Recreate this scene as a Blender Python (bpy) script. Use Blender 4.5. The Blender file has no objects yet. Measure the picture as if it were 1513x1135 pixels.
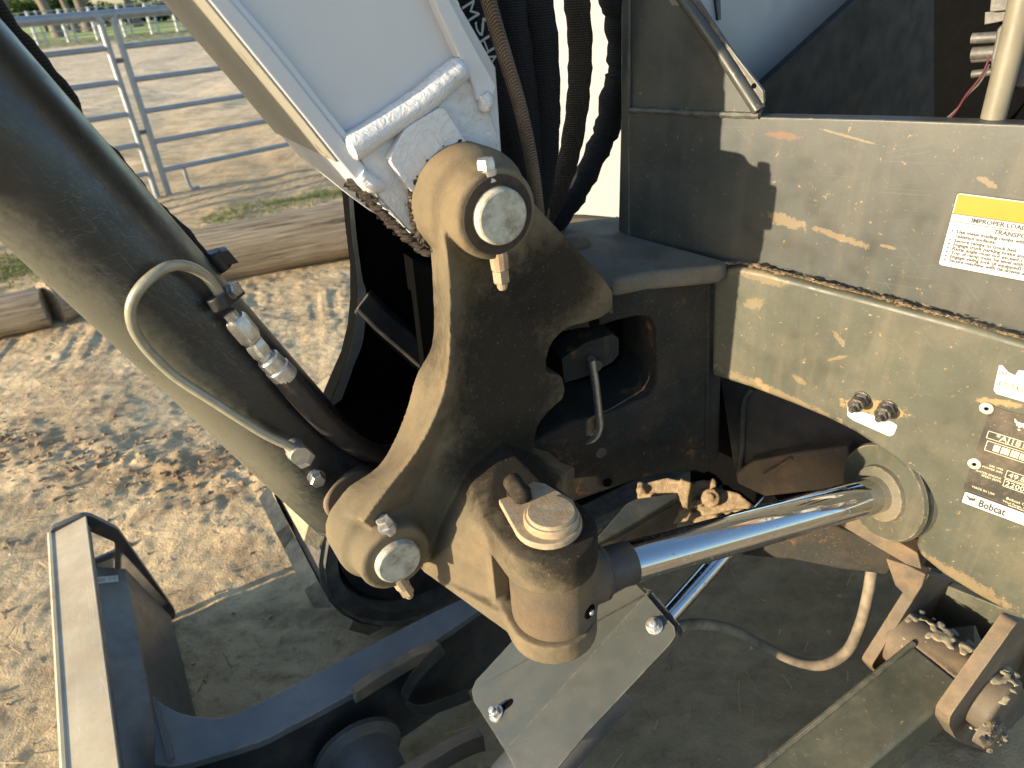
import bpy, bmesh, math, random
import numpy as np
from mathutils import Vector, Matrix
random.seed(7); RNG = np.random.default_rng(7)

# ------------------------------------------------------------------ camera, sky, sun, exposure
SC = bpy.context.scene
F_PX, PW, PH_ = 1020.0, 1513.0, 1135.0            # focal length and size of the photograph in pixels
PITCH, ROLL, HC = math.radians(30.7), math.radians(4.3), 1.5
FW = np.array([0, math.cos(PITCH), -math.sin(PITCH)])
_R0 = np.array([1.0, 0, 0]); _U0 = np.cross(_R0, FW)
RIGHT = _R0*math.cos(ROLL) - _U0*math.sin(ROLL)
UP = _R0*math.sin(ROLL) + _U0*math.cos(ROLL)
CAM = np.array([0, 0, HC])
cd = bpy.data.cameras.new('camera'); cam = bpy.data.objects.new('camera', cd); SC.collection.objects.link(cam)
cd.sensor_width = 36; cd.lens = 36*F_PX/PW; cd.clip_start = .02; cd.clip_end = 3000
M = Matrix.Identity(4)
for i in range(3):
    M[i][0] = RIGHT[i]; M[i][1] = UP[i]; M[i][2] = -FW[i]; M[i][3] = CAM[i]
cam.matrix_world = M
cd.dof.use_dof = True; cd.dof.focus_distance = .95; cd.dof.aperture_fstop = 6.5
SC.camera = cam
SUN = np.array([-.872, -.474, .0]); SUN /= np.linalg.norm(SUN)
SUN_EL = math.radians(10.5)
SUN = np.array([SUN[0]*math.cos(SUN_EL), SUN[1]*math.cos(SUN_EL), math.sin(SUN_EL)])
wd = bpy.data.worlds.new('World'); SC.world = wd; wd.use_nodes = True
_nt = wd.node_tree; _bg = _nt.nodes['Background']
_sky = _nt.nodes.new('ShaderNodeTexSky'); _sky.sky_type = 'NISHITA'; _sky.sun_disc = False
_sky.sun_elevation = SUN_EL; _sky.sun_rotation = math.atan2(SUN[0], SUN[1])
_sky.air_density = 1.0; _sky.dust_density = .8; _sky.ozone_density = 2.2
_nt.links.new(_sky.outputs[0], _bg.inputs[0]); _bg.inputs[1].default_value = .15
sl = bpy.data.lights.new('sun', 'SUN'); so = bpy.data.objects.new('sun', sl); SC.collection.objects.link(so)
sl.energy = 3.9; sl.angle = math.radians(.5); sl.color = (1.0, .86, .63)
so.rotation_euler = Vector(SUN).to_track_quat('Z', 'Y').to_euler(); so.location = (-6, -4, 5)
SC.view_settings.view_transform = 'Standard'; SC.view_settings.look = 'None'
SC.view_settings.gamma = 1; SC.view_settings.use_curve_mapping = False
SC.view_settings.exposure = 1.5
SC.cycles.max_bounces = 6; SC.cycles.diffuse_bounces = 3; SC.cycles.glossy_bounces = 4

# ------------------------------------------------------------------ geometry helpers
def A3(*v): return np.array(v, float)
def unit(v): v = np.asarray(v, float); return v/np.linalg.norm(v)
def ray(px, py): return RIGHT*(px-PW/2)/F_PX + UP*(PH_/2-py)/F_PX + FW
class Pl:
    """A real plane of the place; at() tells where a sight line of the photograph meets it."""
    def __init__(s, p, n): s.p = np.asarray(p, float); s.n = unit(n)
    def at(s, px, py):
        r = ray(px, py); return CAM + r*np.dot(s.p-CAM, s.n)/np.dot(r, s.n)
    def off(s, d): return Pl(s.p+s.n*d, s.n)     # + is towards the viewer
    def pts(s, L): return [s.at(*q) for q in L]
def zat(px, py, h): return Pl(A3(0, 0, h), A3(0, 0, 1)).at(px, py)
def depth(px, py, d): return CAM + ray(px, py)*d
Z = A3(0, 0, 1)
def frame(d, hint=None):
    d = unit(d); h = Z if hint is None else hint
    if abs(np.dot(d, unit(h))) > .98: h = A3(1, 0, 0)
    x = unit(np.cross(h, d)); return x, np.cross(d, x), d
def cr(pts, n=6, closed=False):
    """Catmull-Rom through points of any dimension"""
    P = [np.asarray(p, float) for p in pts]; m = len(P); out = []
    rng = range(m) if closed else range(m-1)
    for i in rng:
        if closed: p0, p1, p2, p3 = P[(i-1) % m], P[i], P[(i+1) % m], P[(i+2) % m]
        else: p0, p1, p2, p3 = P[max(i-1, 0)], P[i], P[i+1], P[min(i+2, m-1)]
        for k in range(n):
            t = k/n
            out.append(.5*((2*p1)+(-p0+p2)*t+(2*p0-5*p1+4*p2-p3)*t*t+(-p0+3*p1-3*p2+p3)*t**3))
    if not closed: out.append(P[-1])
    return out
def fillet(pts, r, n=4):
    """round the corners of a closed 2D/3D polygon; r is a number or a list"""
    out = []; m = len(pts); P = [np.asarray(p, float) for p in pts]
    for i in range(m):
        ri = r[i] if hasattr(r, '__len__') else r
        p, a, b = P[i], P[i-1], P[(i+1) % m]
        la, lb = np.linalg.norm(a-p), np.linalg.norm(b-p); q = min(ri, la*.48, lb*.48)
        if q < 1e-6: out.append(p); continue
        s, e = p+(a-p)/la*q, p+(b-p)/lb*q
        for k in range(n+1):
            t = k/n; out.append((1-t)**2*s+2*t*(1-t)*p+t*t*e)
    return out
class MB:
    def __init__(s): s.v = []; s.f = []
    def add(s, vs, fs):
        o = len(s.v); s.v += [tuple(map(float, p)) for p in vs]; s.f += [tuple(i+o for i in f) for f in fs]; return s
    def prism(s, pts, vec):
        pts = [np.asarray(p, float) for p in pts]; vec = np.asarray(vec, float)
        nrm = sum(np.cross(pts[i]-pts[0], pts[(i+1) % len(pts)]-pts[0]) for i in range(len(pts)))
        if np.dot(nrm, vec) > 0: pts = pts[::-1]
        m = len(pts); fs = [tuple(range(m)), tuple(range(2*m-1, m-1, -1))]
        fs += [(i, i+m, (i+1) % m+m, (i+1) % m) for i in range(m)]
        return s.add(pts+[p+vec for p in pts], fs)
    def box(s, c, x, y, z, hx, hy, hz):
        c = np.asarray(c, float); q = [c+x*sx*hx+y*sy*hy-z*hz for sx, sy in ((-1, -1), (1, -1), (1, 1), (-1, 1))]
        return s.prism(q, z*2*hz)
    def lathe(s, o, d, prof, n=32, hint=None, a0=0):
        """prof: (distance along d, radius)"""
        x, y, d = frame(d, hint); o = np.asarray(o, float); vs = []; fs = []; k = len(prof)
        for h, r in prof:
            for j in range(n):
                t = a0+2*math.pi*j/n; vs.append(o+d*h+(x*math.cos(t)+y*math.sin(t))*max(r, 1e-5))
        for i in range(k-1):
            for j in range(n):
                fs.append((i*n+j, i*n+(j+1) % n, (i+1)*n+(j+1) % n, (i+1)*n+j))
        fs.append(tuple(range(n-1, -1, -1))); fs.append(tuple((k-1)*n+j for j in range(n)))
        return s.add(vs, fs)
    def tube(s, path, r, n=12, flat=1.0, hint=None):
        P = [np.asarray(p, float) for p in path]; m = len(P); vs = []; fs = []; up = None
        for i in range(m):
            t = unit(P[min(i+1, m-1)]-P[max(i-1, 0)])
            if up is None: x, y, _ = frame(t, hint)
            else: x = unit(up-t*np.dot(up, t)); y = np.cross(t, x)
            up = x; ri = r[i] if hasattr(r, '__len__') else r
            for j in range(n):
                q = 2*math.pi*j/n; vs.append(P[i]+x*math.cos(q)*ri+y*math.sin(q)*ri*flat)
        for i in range(m-1):
            for j in range(n): fs.append((i*n+j, i*n+(j+1) % n, (i+1)*n+(j+1) % n, (i+1)*n+j))
        fs.append(tuple(range(n-1, -1, -1))); fs.append(tuple((m-1)*n+j for j in range(n)))
        return s.add(vs, fs)
    def loft(s, rows, closed=True, caps=True):
        k = len(rows[0]); vs = [p for r in rows for p in r]; fs = []
        for i in range(len(rows)-1):
            for j in range(k if closed else k-1):
                fs.append((i*k+j, i*k+(j+1) % k, (i+1)*k+(j+1) % k, (i+1)*k+j))
        if caps and closed:
            fs.append(tuple(range(k-1, -1, -1))); fs.append(tuple((len(rows)-1)*k+j for j in range(k)))
        return s.add(vs, fs)
    def hex(s, o, d, r, h, ch=.12, a0=0):
        return s.lathe(o, d, [(0, r), (h*(1-ch), r), (h, r*.86)], 6, a0=a0)
    def hull(s, pts):
        bm = bmesh.new(); [bm.verts.new(tuple(p)) for p in pts]
        g = bmesh.ops.convex_hull(bm, input=bm.verts)
        bmesh.ops.delete(bm, geom=list({e for e in g['geom_interior']+g['geom_unused'] if isinstance(e, bmesh.types.BMVert)}), context='VERTS')
        bm.verts.index_update(); s.add([v.co for v in bm.verts], [[v.index for v in f.verts] for f in bm.faces]); bm.free(); return s
    def blob(s, c, r, sub=2, amp=.35, seed=0, squash=(1, 1, 1)):
        bm = bmesh.new(); bmesh.ops.create_icosphere(bm, subdivisions=sub, radius=1); g = np.random.default_rng(seed)
        ph = g.uniform(0, 6, (5, 3)); kk = g.normal(0, 2.2, (5, 3)); vs = []
        for v in bm.verts:
            p = np.array(v.co); d = 1+amp*sum(math.sin(np.dot(kk[i], p)+ph[i][0]) for i in range(5))/3
            vs.append(np.asarray(c)+p*d*r*np.array(squash))
        bm.verts.index_update(); s.add(vs, [[v.index for v in f.verts] for f in bm.faces]); bm.free(); return s
def newmesh(name, v, f):
    me = bpy.data.meshes.new(name); me.from_pydata(v, [], f); me.update()
    bm = bmesh.new(); bm.from_mesh(me); bmesh.ops.recalc_face_normals(bm, faces=bm.faces); bm.to_mesh(me); bm.free(); return me
def link(o, parent=None):
    SC.collection.objects.link(o)
    if parent is not None: o.parent = parent
    return o
def build(mb, name, mat, parent=None, bevel=0, seg=2, angle=35, flat=False, recalc=True, label=None, org=None):
    v = mb.v
    org = np.zeros(3) if org is None else np.asarray(org, float)
    base = ORG.get(parent, np.zeros(3)) if parent is not None else np.zeros(3)
    v = [tuple(np.asarray(p)-base-org) for p in v]
    if recalc: me = newmesh(name, v, mb.f)
    else:
        me = bpy.data.meshes.new(name); me.from_pydata(v, [], mb.f); me.update()
    me.materials.append(mat)
    o = bpy.data.objects.new(name, me); link(o, parent); o.location = org
    ORG[o] = base+org
    if not flat:
        for p in me.polygons: p.use_smooth = True
        me.set_sharp_from_angle(angle=math.radians(angle))
    if bevel > 0:
        m = o.modifiers.new('bevel', 'BEVEL'); m.width = bevel; m.segments = seg; m.limit_method = 'ANGLE'; m.angle_limit = math.radians(30); m.harden_normals = True
    if label: o['label'] = label
    return o
ORG = {}
def bake(o):
    dg = bpy.context.evaluated_depsgraph_get(); me = bpy.data.meshes.new_from_object(o.evaluated_get(dg), depsgraph=dg)
    o.modifiers.clear(); o.data = me; return o
def cast_solid(o, vox, smooth=6, factor=.5, cutters=()):
    """fuse the overlapping solids of a casting into one skin with soft fillets"""
    m = o.modifiers.new('r', 'REMESH'); m.mode = 'VOXEL'; m.voxel_size = vox
    bake(o)
    for c in cutters:
        m = o.modifiers.new('b', 'BOOLEAN'); m.object = c; m.operation = 'DIFFERENCE'; m.solver = 'EXACT'
    if cutters:
        bake(o)
        for c in cutters: bpy.data.objects.remove(c)
        m = o.modifiers.new('r', 'REMESH'); m.mode = 'VOXEL'; m.voxel_size = vox
    m = o.modifiers.new('s', 'SMOOTH'); m.iterations = smooth; m.factor = factor
    bake(o)
    for p in o.data.polygons: p.use_smooth = True
    return o
def empty(name, loc, label, cat, group=None, rotz=0):
    o = bpy.data.objects.new(name, None); link(o); o.location = tuple(loc); o.rotation_euler = (0, 0, rotz); o.empty_display_size = .2
    o['label'] = label; o['category'] = cat
    if group: o['group'] = group
    ORG[o] = np.asarray(loc, float); return o
def tag(o, label=None, cat=None, group=None, kind=None):
    if label: o['label'] = label
    if cat: o['category'] = cat
    if group: o['group'] = group
    if kind: o['kind'] = kind
    return o
def copy_tree(o, loc, label=None, rotz=None):
    r = o.copy(); link(r); r.location = tuple(loc)
    if rotz is not None: r.rotation_euler = (0, 0, rotz)
    if label: r['label'] = label
    for ch in list(o.children):
        c = ch.copy(); link(c); c.parent = r
        for g in list(ch.children):
            d = g.copy(); link(d); d.parent = c
    return r

# value noise in numpy
def vnoise(x, y, seed):
    xi = np.floor(x).astype(np.int64); yi = np.floor(y).astype(np.int64); fx = x-xi; fy = y-yi
    fx = fx*fx*fx*(fx*(fx*6-15)+10); fy = fy*fy*fy*(fy*(fy*6-15)+10)
    def h(i, j):
        n = (i*374761393+j*668265263+seed*982451653) & 0xffffffff
        n = ((n ^ (n >> 13))*1274126177) & 0xffffffff; n = n ^ (n >> 16); return (n & 0xffff)/65535.0*2-1
    a, b, c, d = h(xi, yi), h(xi+1, yi), h(xi, yi+1), h(xi+1, yi+1)
    return (a*(1-fx)+b*fx)*(1-fy)+(c*(1-fx)+d*fx)*fy
def fbm(x, y, seed, octv=4, gain=.5):
    s = 0; a = 1
    for k in range(octv): s = s+a*vnoise(x*2**k, y*2**k, seed+k*17); a *= gain
    return s

# ------------------------------------------------------------------ materials
class NT:
    def __init__(s, name):
        s.m = bpy.data.materials.new(name); s.m.use_nodes = True; s.t = s.m.node_tree
        s.p = s.t.nodes['Principled BSDF']; s.co = s.t.nodes.new('ShaderNodeTexCoord').outputs['Object']
    def n(s, ty, ins=None, **props):
        nd = s.t.nodes.new(ty)
        for k, v in props.items(): setattr(nd, k, v)
        for k, v in (ins or {}).items(): s.put(nd.inputs[k], v)
        return nd
    def put(s, sock, v):
        if hasattr(v, 'is_linked'): s.t.links.new(v, sock)
        else:
            if sock.type == 'RGBA' and len(v) == 3: v = (*v, 1)
            sock.default_value = v
    def noise(s, scale, detail=4, rough=.55, vec=None, dist=0):
        return s.n('ShaderNodeTexNoise', {'Vector': vec or s.co, 'Scale': scale, 'Detail': detail, 'Roughness': rough, 'Distortion': dist}).outputs['Fac']
    def map(s, scale=(1, 1, 1), rot=(0, 0, 0), loc=(0, 0, 0), vec=None):
        return s.n('ShaderNodeMapping', {'Vector': vec or s.co, 'Scale': scale, 'Rotation': rot, 'Location': loc}).outputs[0]
    def step(s, fac, lo, hi, to=(0, 1)):
        return s.n('ShaderNodeMapRange', {'Value': fac, 'From Min': lo, 'From Max': hi, 'To Min': to[0], 'To Max': to[1]}, clamp=True).outputs[0]
    def mul(s, a, b): return s.n('ShaderNodeMath', {0: a, 1: b}, operation='MULTIPLY').outputs[0]
    def add(s, a, b, clamp=True): return s.n('ShaderNodeMath', {0: a, 1: b}, operation='ADD', use_clamp=clamp).outputs[0]
    def mx(s, a, b): return s.n('ShaderNodeMath', {0: a, 1: b}, operation='MAXIMUM').outputs[0]
    def mix(s, fac, a, b):
        nd = s.n('ShaderNodeMix', data_type='RGBA'); s.put(nd.inputs[0], fac); s.put(nd.inputs[6], a); s.put(nd.inputs[7], b); return nd.outputs[2]
    def voro(s, scale, vec=None, feature='F1', out='Distance'):
        return s.n('ShaderNodeTexVoronoi', {'Vector': vec or s.co, 'Scale': scale}, feature=feature).outputs[out]
    def bump(s, h, strength, dist=.001, normal=None):
        d = {'Height': h, 'Strength': strength, 'Distance': dist}
        if normal is not None: d['Normal'] = normal
        return s.n('ShaderNodeBump', d).outputs[0]
    def out(s, **k):
        nm = {'col': 'Base Color', 'rough': 'Roughness', 'metal': 'Metallic', 'nor': 'Normal', 'spec': 'Specular IOR Level', 'coat': 'Coat Weight', 'sheen': 'Sheen Weight'}
        for a, v in k.items(): s.put(s.p.inputs[nm[a]], v)
        return s.m
    def spot(s, c, rx, rz, d, brk=110, d2=None):
        """a stain or painted tone of its own shape at one place: c is the centre, d its long direction"""
        v = s.n('ShaderNodeVectorMath', {0: s.co, 1: tuple(c)}, operation='SUBTRACT').outputs[0]
        dt = lambda w, r: s.n('ShaderNodeVectorMath', {0: v, 1: tuple(np.asarray(w)/r)}, operation='DOT_PRODUCT').outputs['Value']
        x, y = dt(d, rx), dt(np.cross(unit(d), unit(A3(-.72, -.69, 0))) if d2 is None else d2, rz)
        q = s.n('ShaderNodeMath', {0: s.mul(x, x), 1: s.mul(y, y)}, operation='ADD').outputs[0]
        nz = s.n('ShaderNodeMath', {0: s.noise(brk, 7, .78), 1: 3.2 if d2 is None else 1.0, 2: -1.75 if d2 is None else -.55}, operation='MULTIPLY_ADD').outputs[0]
        f = s.add(s.step(q, 1.3, 0), nz, False); return s.mul(s.step(f, .25, .5 if d2 is None else .75), .6 if d2 is None else .75)
    def scratches(s, dirs, thr=.70, w=800, L=5.5):
        """fine straight scratches that run along directions lying in the surface"""
        r = None
        for k, d in enumerate(dirs):
            x, y, d = frame(d); dp = lambda q, m: s.n('ShaderNodeVectorMath', {0: s.co, 1: tuple(q*m)}, operation='DOT_PRODUCT').outputs['Value']
            v = s.n('ShaderNodeCombineXYZ', {0: dp(x, w), 1: dp(y, w), 2: dp(d, L*(1+.5*k))}).outputs[0]
            v = s.n('ShaderNodeVectorMath', {0: v, 1: (7.3*k, 3.1*k, 1.7*k)}, operation='ADD').outputs[0]
            f = s.noise(1.0, 0, .5, v, 0); q = s.step(f, thr, thr+.09); r = q if r is None else s.mx(r, q)
        return s.mul(r, s.step(s.noise(9, 3), .42, .62))
DUST = (.36, .255, .15)
def paint(name, base, var=.25, rough=.42, dust=.35, chips=.3, scr=.5, rust=.15, edge=.35, grain=.15, spec=.5, dustcol=DUST, dscale=5, streak=0.0, spots=(), sdirs=(), sthr=.70):
    t = NT(name); b = np.array(base)
    big = t.noise(dscale, 5, .6); c = t.mix(t.step(big, .3, .7), tuple(b*(1-var)), tuple(b*(1+var)))
    d = t.mul(t.step(t.noise(dscale*1.7, 8, .68, t.map(loc=(3, 1, 5))), .46, .72), dust)
    fine = t.mul(t.step(t.noise(260, 3, .7), .52, .72), dust*.5); d = t.add(d, t.mul(fine, t.step(big, .35, .6)))
    if streak:
        sv = t.noise(1.0, 5, .6, t.map((38, 38, 3.2))); d = t.add(d, t.mul(t.step(sv, .5, .75), streak))
    c = t.mix(d, c, dustcol)
    
    if len(sdirs): c = t.mix(t.mul(t.scratches(sdirs, sthr), scr), c, tuple(np.minimum(b*2.6+.06, .6)))
    sp = t.mul(t.step(t.noise(420, 2, .5, t.map(loc=(1, 8, 2))), .70, .74), chips); sp = t.mul(sp, t.step(t.noise(9, 4), .40, .62)); c = t.mix(sp, c, (.42, .36, .25))
    ru = t.mul(t.step(t.noise(17, 6, .7, t.map(loc=(9, 2, 4))), .64, .70), rust); c = t.mix(ru, c, (.23, .095, .03))
    for cc_, rx, rz, dd, col, *d2_ in spots: c = t.mix(t.mul(t.spot(cc_, rx, rz, dd, 110, *d2_), .85), c, col)
    ew = None
    if edge:
        bv = t.n('ShaderNodeBevel', {'Radius': .004}, samples=4).outputs[0]; ge = t.n('ShaderNodeNewGeometry').outputs['Normal']
        dt = t.n('ShaderNodeVectorMath', {0: bv, 1: ge}, operation='DOT_PRODUCT').outputs['Value']
        ew = t.mul(t.mul(t.step(dt, .995, .90), t.step(t.noise(60, 5, .7), .42, .6)), edge); c = t.mix(ew, c, (.40, .32, .21))
    r = t.add(t.step(t.noise(30, 5), .3, .7, (rough-.1, rough+.12)), t.mul(d, .45))
    h = t.add(t.mul(t.noise(700, 3), grain), t.add(t.mul(d, .6), t.mul(t.noise(22, 3), .5)), False)
    nor = t.bump(h, .35, .0012)
    return t.out(col=c, rough=r, nor=nor, spec=spec)
def casting_mat(name, base, dustc=(.34, .225, .11), dust=.75, grain=.9, dark_web=()):
    t = NT(name); b = np.array(base)
    big = t.noise(6, 6, .6); c = t.mix(t.step(big, .3, .7), tuple(b*.75), tuple(b*1.35))
    d = t.mul(t.step(t.noise(8, 8, .7, t.map(loc=(2, 7, 1))), .44, .66), dust)
    c = t.mix(d, c, dustc)
    bl = t.mul(t.step(t.noise(11, 7, .65, t.map(loc=(5, 5, 8))), .56, .66), .55); c = t.mix(bl, c, (.075, .05, .03))
    ru = t.mul(t.step(t.noise(14, 6, .7, t.map(loc=(1, 2, 9))), .60, .72), .6); c = t.mix(ru, c, (.28, .13, .045))
    for cc_, rx, rz, d1, d2 in dark_web: c = t.mix(t.mul(t.spot(cc_, rx, rz, d1, 45, d2), 1.22), c, (.020, .016, .011))  # near black ellipses at given centres
    sp = t.mul(t.step(t.noise(320, 2), .66, .74), .35); c = t.mix(sp, c, (.36, .28, .17))
    r = t.step(t.noise(40, 4), .3, .7, (.72, .95))
    h = t.add(t.mul(t.noise(620, 4, .75), grain), t.mul(t.noise(60, 4), .6), False)
    h = t.add(h, t.mul(d, .5), False)
    return t.out(col=c, rough=r, nor=t.bump(h, .7, .0028), spec=.2)
def simple(name, col, rough=.5, metal=0, var=.15, scale=60, bump=.2, dirt=0, dirtcol=(.16, .10, .05), bdist=.0008, spec=.5):
    t = NT(name); b = np.array(col)
    c = t.mix(t.step(t.noise(scale, 5), .3, .7), tuple(b*(1-var)), tuple(np.minimum(b*(1+var), 1)))
    d = 0
    if dirt:
        d = t.mul(t.step(t.noise(scale*.7, 7, .7, t.map(loc=(4, 4, 4))), .45, .65), dirt); c = t.mix(d, c, dirtcol)
    m = t.n('ShaderNodeMath', {0: metal, 1: d}, operation='SUBTRACT', use_clamp=True).outputs[0] if metal and dirt else metal
    return t.out(col=c, rough=t.step(t.noise(scale*2, 4), .3, .7, (max(rough-.08, .02), rough+.1)), metal=m, nor=t.bump(t.noise(scale*4, 4, .6), bump, bdist), spec=spec)

HDIR = [A3(.692, -.722, .06), A3(.66, -.69, .30), A3(.5, -.52, -.7)]; CDIR = [A3(-.52, -.3, .8), A3(-.78, -.45, .43), A3(-.25, -.15, .95), A3(-.86, -.5, -.1)]; UDIR = [A3(.866, .5, .3), A3(.7, .7, .3), A3(.9, .1, .2)]; BDIR = [A3(-.5, .866, 0), A3(-.7, .7, 0)]
MT = {}
SPOTS_LATER = True
MT['grey'] = paint('grey_machine_paint', (.052, .053, .047), dust=.14, chips=.35, scr=.55, rust=.06, edge=.5, streak=.12)
MT['frame'] = paint('dusty_frame_paint', (.068, .066, .052), dust=.24, chips=.5, scr=.4, rust=.10, edge=.6, streak=.16, rough=.5)
MT['dark'] = paint('dark_machine_paint', (.024, .026, .028), dust=.16, chips=.3, scr=.35, rust=.12, edge=.3, rough=.45)
MT['blade'] = paint('blade_paint', (.062, .064, .064), dust=.22, chips=.1, scr=.25, sdirs=BDIR, rust=.10, edge=.5, rough=.42)
MT['bladetop'] = paint('sunlit_blade_edge_tan', (.40, .33, .22), dust=.6, chips=.1, scr=.3, sdirs=BDIR, rust=.5, edge=.5, rough=.6, dustcol=(.30, .21, .13))  # tan dust and rust, base lightened for sun on the top edge
MT['guard'] = paint('guard_paint', (.062, .066, .058), dust=.10, chips=.12, scr=.25, sthr=.76, sdirs=UDIR, rust=.03, edge=.3, rough=.42, var=.12)
MT['white'] = paint('white_boom_paint', (.50, .497, .50), dust=.05, chips=.04, scr=.10, rust=.03, edge=.0, rough=.38, var=.03, grain=.25)
MT['whitefoot'] = None
MT['cast'] = casting_mat('casting_paint', (.066, .058, .043), (.28, .19, .10), .60)
MT['eye'] = casting_mat('rod_eye_paint', (.085, .073, .052), (.20, .12, .06), .6, .6)
MT['nose'] = casting_mat('nose_casting_paint', (.023, .023, .020), (.11, .07, .035), dust=.22, grain=.6)
MT['nosetop'] = casting_mat('pale_nose_top', (.13, .115, .09), (.26, .19, .12), .5, .5)  # paler than the nose casting, for its level tops and the deck
MT['flange'] = paint('lit_flange_grey', (.15, .15, .14), dust=.15, chips=.1, scr=0, rust=.05, edge=.4)  # lighter grey puts the far plate's lit edge into the colour
MT['rust'] = paint('rusty_plate_paint', (.085, .066, .044), dust=.5, chips=.4, scr=.3, rust=.7, edge=.3, rough=.7, dustcol=(.33, .20, .10))
MT['mud'] = simple('dried_mud', (.26, .185, .11), .95, 0, .35, 70, .9, bdist=.004, spec=.1)
MT['clod'] = simple('brown_clod', (.26, .175, .105), .95, 0, .35, 40, .8, bdist=.003, spec=.1)
MT['grease'] = simple('greasy_dirt', (.035, .022, .014), .55, 0, .5, 160, .9, bdist=.003)
MT['zinc'] = simple('zinc_plating', (.52, .515, .48), .38, .85, .2, 120, .3, dirt=.45, dirtcol=(.30, .21, .11))
MT['stud'] = simple('dark_stud_steel', (.16, .15, .135), .32, .9, .25, 160, .2, dirt=.3, dirtcol=(.20, .12, .06))
MT['steel'] = simple('dull_steel', (.42, .42, .41), .35, .9, .2, 120, .2, dirt=.15)
MT['pin'] = simple('painted_pin_end', (.42, .40, .32), .65, 0, .15, 70, .6, dirt=.75, dirtcol=(.15, .11, .07))
MT['plate'] = simple('tan_retainer_plate', (.30, .235, .15), .65, 0, .25, 60, .6, dirt=.8, dirtcol=(.30, .17, .08))
MT['tube'] = simple('tan_steel_tube', (.27, .25, .185), .36, .25, .15, 70, .15, dirt=.25, dirtcol=(.26, .20, .12))
MT['rubber'] = simple('black_rubber', (.018, .017, .017), .5, 0, .3, 90, .3, dirt=.12, dirtcol=(.10, .07, .05))
MT['track'] = simple('dusty_track_rubber', (.060, .054, .046), .75, 0, .4, 30, .6, dirt=.45, dirtcol=(.20, .14, .09))
MT['lug'] = simple('muddy_track_lug', (.30, .245, .155), .9, 0, .3, 40, .8, dirt=.3, dirtcol=(.12, .09, .06), bdist=.002)
MT['black'] = simple('black_plastic', (.014, .014, .015), .45, 0, .2, 40, .2)
MT['hole'] = simple('recess_shade_black', (.003, .003, .003), .8, 0, .1, 60, .1, spec=.03)  # near black stands in for the shade of holes and recesses
MT['panelgrey'] = paint('side_panel_paint', (.25, .25, .24), dust=.04, chips=.0, scr=.15, rust=0, edge=.2, rough=.5, var=.1)
MT['panelblack'] = paint('black_panel_paint', (.012, .013, .0145), dust=.0, chips=.05, scr=.10, rust=.0, edge=0, rough=.6, spec=.12)
MT['cab'] = simple('white_cab_paint', (.36, .36, .36), .3, 0, .02, 8, .02)
MT['galv'] = simple('galvanised_pipe', (.27, .285, .30), .42, .35, .12, 12, .1)
MT['fenceW'] = simple('pale_fence_pipe', (.38, .385, .39), .5, .1, .05, 3, 0)
def chrome():
    t = NT('chrome_rod'); d = t.mul(t.step(t.noise(150, 4, .7), .60, .68), .5)
    s2 = t.mul(t.step(t.noise(1.0, 3, .6, t.map((9, 9, 60))), .5, .75), .10)
    d = t.add(d, s2)
    c = t.mix(d, (.50, .50, .50), (.13, .10, .07)); m = t.step(d, 0, 1, (1, .1))
    return t.out(col=c, metal=m, rough=t.step(d, 0, .6, (.07, .6)), nor=t.bump(d, .1, .0004))
MT['chrome'] = chrome()
def sleeve(name, col, hi, period=.0030, amt=.35, diag=0.0, con=.5):
    t = NT(name); k = .314/period
    w = t.n('ShaderNodeTexWave', {'Vector': t.map(rot=(diag, diag*.6, 0)), 'Scale': k, 'Distortion': .6, 'Detail': 1}, bands_direction='Z').outputs['Fac']
    w2 = t.n('ShaderNodeTexWave', {'Vector': t.map(rot=(-diag, -diag*.6, .8)), 'Scale': k*.8, 'Distortion': .6, 'Detail': 1}, bands_direction='X' if not diag else 'Z').outputs['Fac']
    w = t.mul(w, t.step(w2, 0, .7, (.45, 1))); d = t.mul(t.step(t.noise(9, 5), .45, .7), amt)
    c = t.mix(t.mul(w, con), col, hi); c = t.mix(d, c, hi)
    return t.out(col=c, rough=.85, nor=t.bump(t.add(w, t.mul(t.noise(60, 4), .6), False), .8, .0015), spec=.2)
MT['sleeve'] = sleeve('black_nylon_sleeve', (.008, .008, .009), (.035, .033, .03), .0032, .10)
MT['sleeve_dusty'] = sleeve('dusty_nylon_sleeve', (.012, .010, .008), (.12, .09, .06), .0032, .30)
MT['braid'] = sleeve('brown_braided_hose', (.045, .032, .022), (.26, .19, .125), .0022, .35, .75, .6)
MT['dusty_hose'] = simple('dusty_rubber_hose', (.21, .165, .11), .8, 0, .3, 40, .5, dirt=.5, dirtcol=(.05, .04, .035))
MT['yellow'] = simple('yellow_print', (.46, .175, .003), .45, 0, .04, 40, .05)
MT['labelwhite'] = simple('white_label_film', (.44, .44, .42), .45, 0, .03, 40, .05, dirt=.06)
MT['ink'] = simple('black_print', (.035, .03, .028), .5, 0, .1, 40, 0)
MT['inkgrey'] = simple('grey_print', (.30, .29, .27), .5, 0, .1, 40, 0)
MT['plateblack'] = paint('black_serial_plate', (.035, .032, .026), dust=.35, chips=.7, scr=.3, rust=0, edge=0, rough=.45)
MT['plateprint'] = simple('pale_plate_print', (.62, .57, .40), .5, 0, .1, 90, .0)
MT['maroon'] = simple('maroon_wire', (.09, .014, .018), .45, 0, .1, 40, .0)
MT['greyblk'] = simple('grey_aluminium', (.085, .083, .076), .55, .3, .25, 70, .5, dirt=.3)
MT['cream'] = simple('cream_pipe', (.155, .14, .10), .5, 0, .12, 30, .2, dirt=.15)
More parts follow.
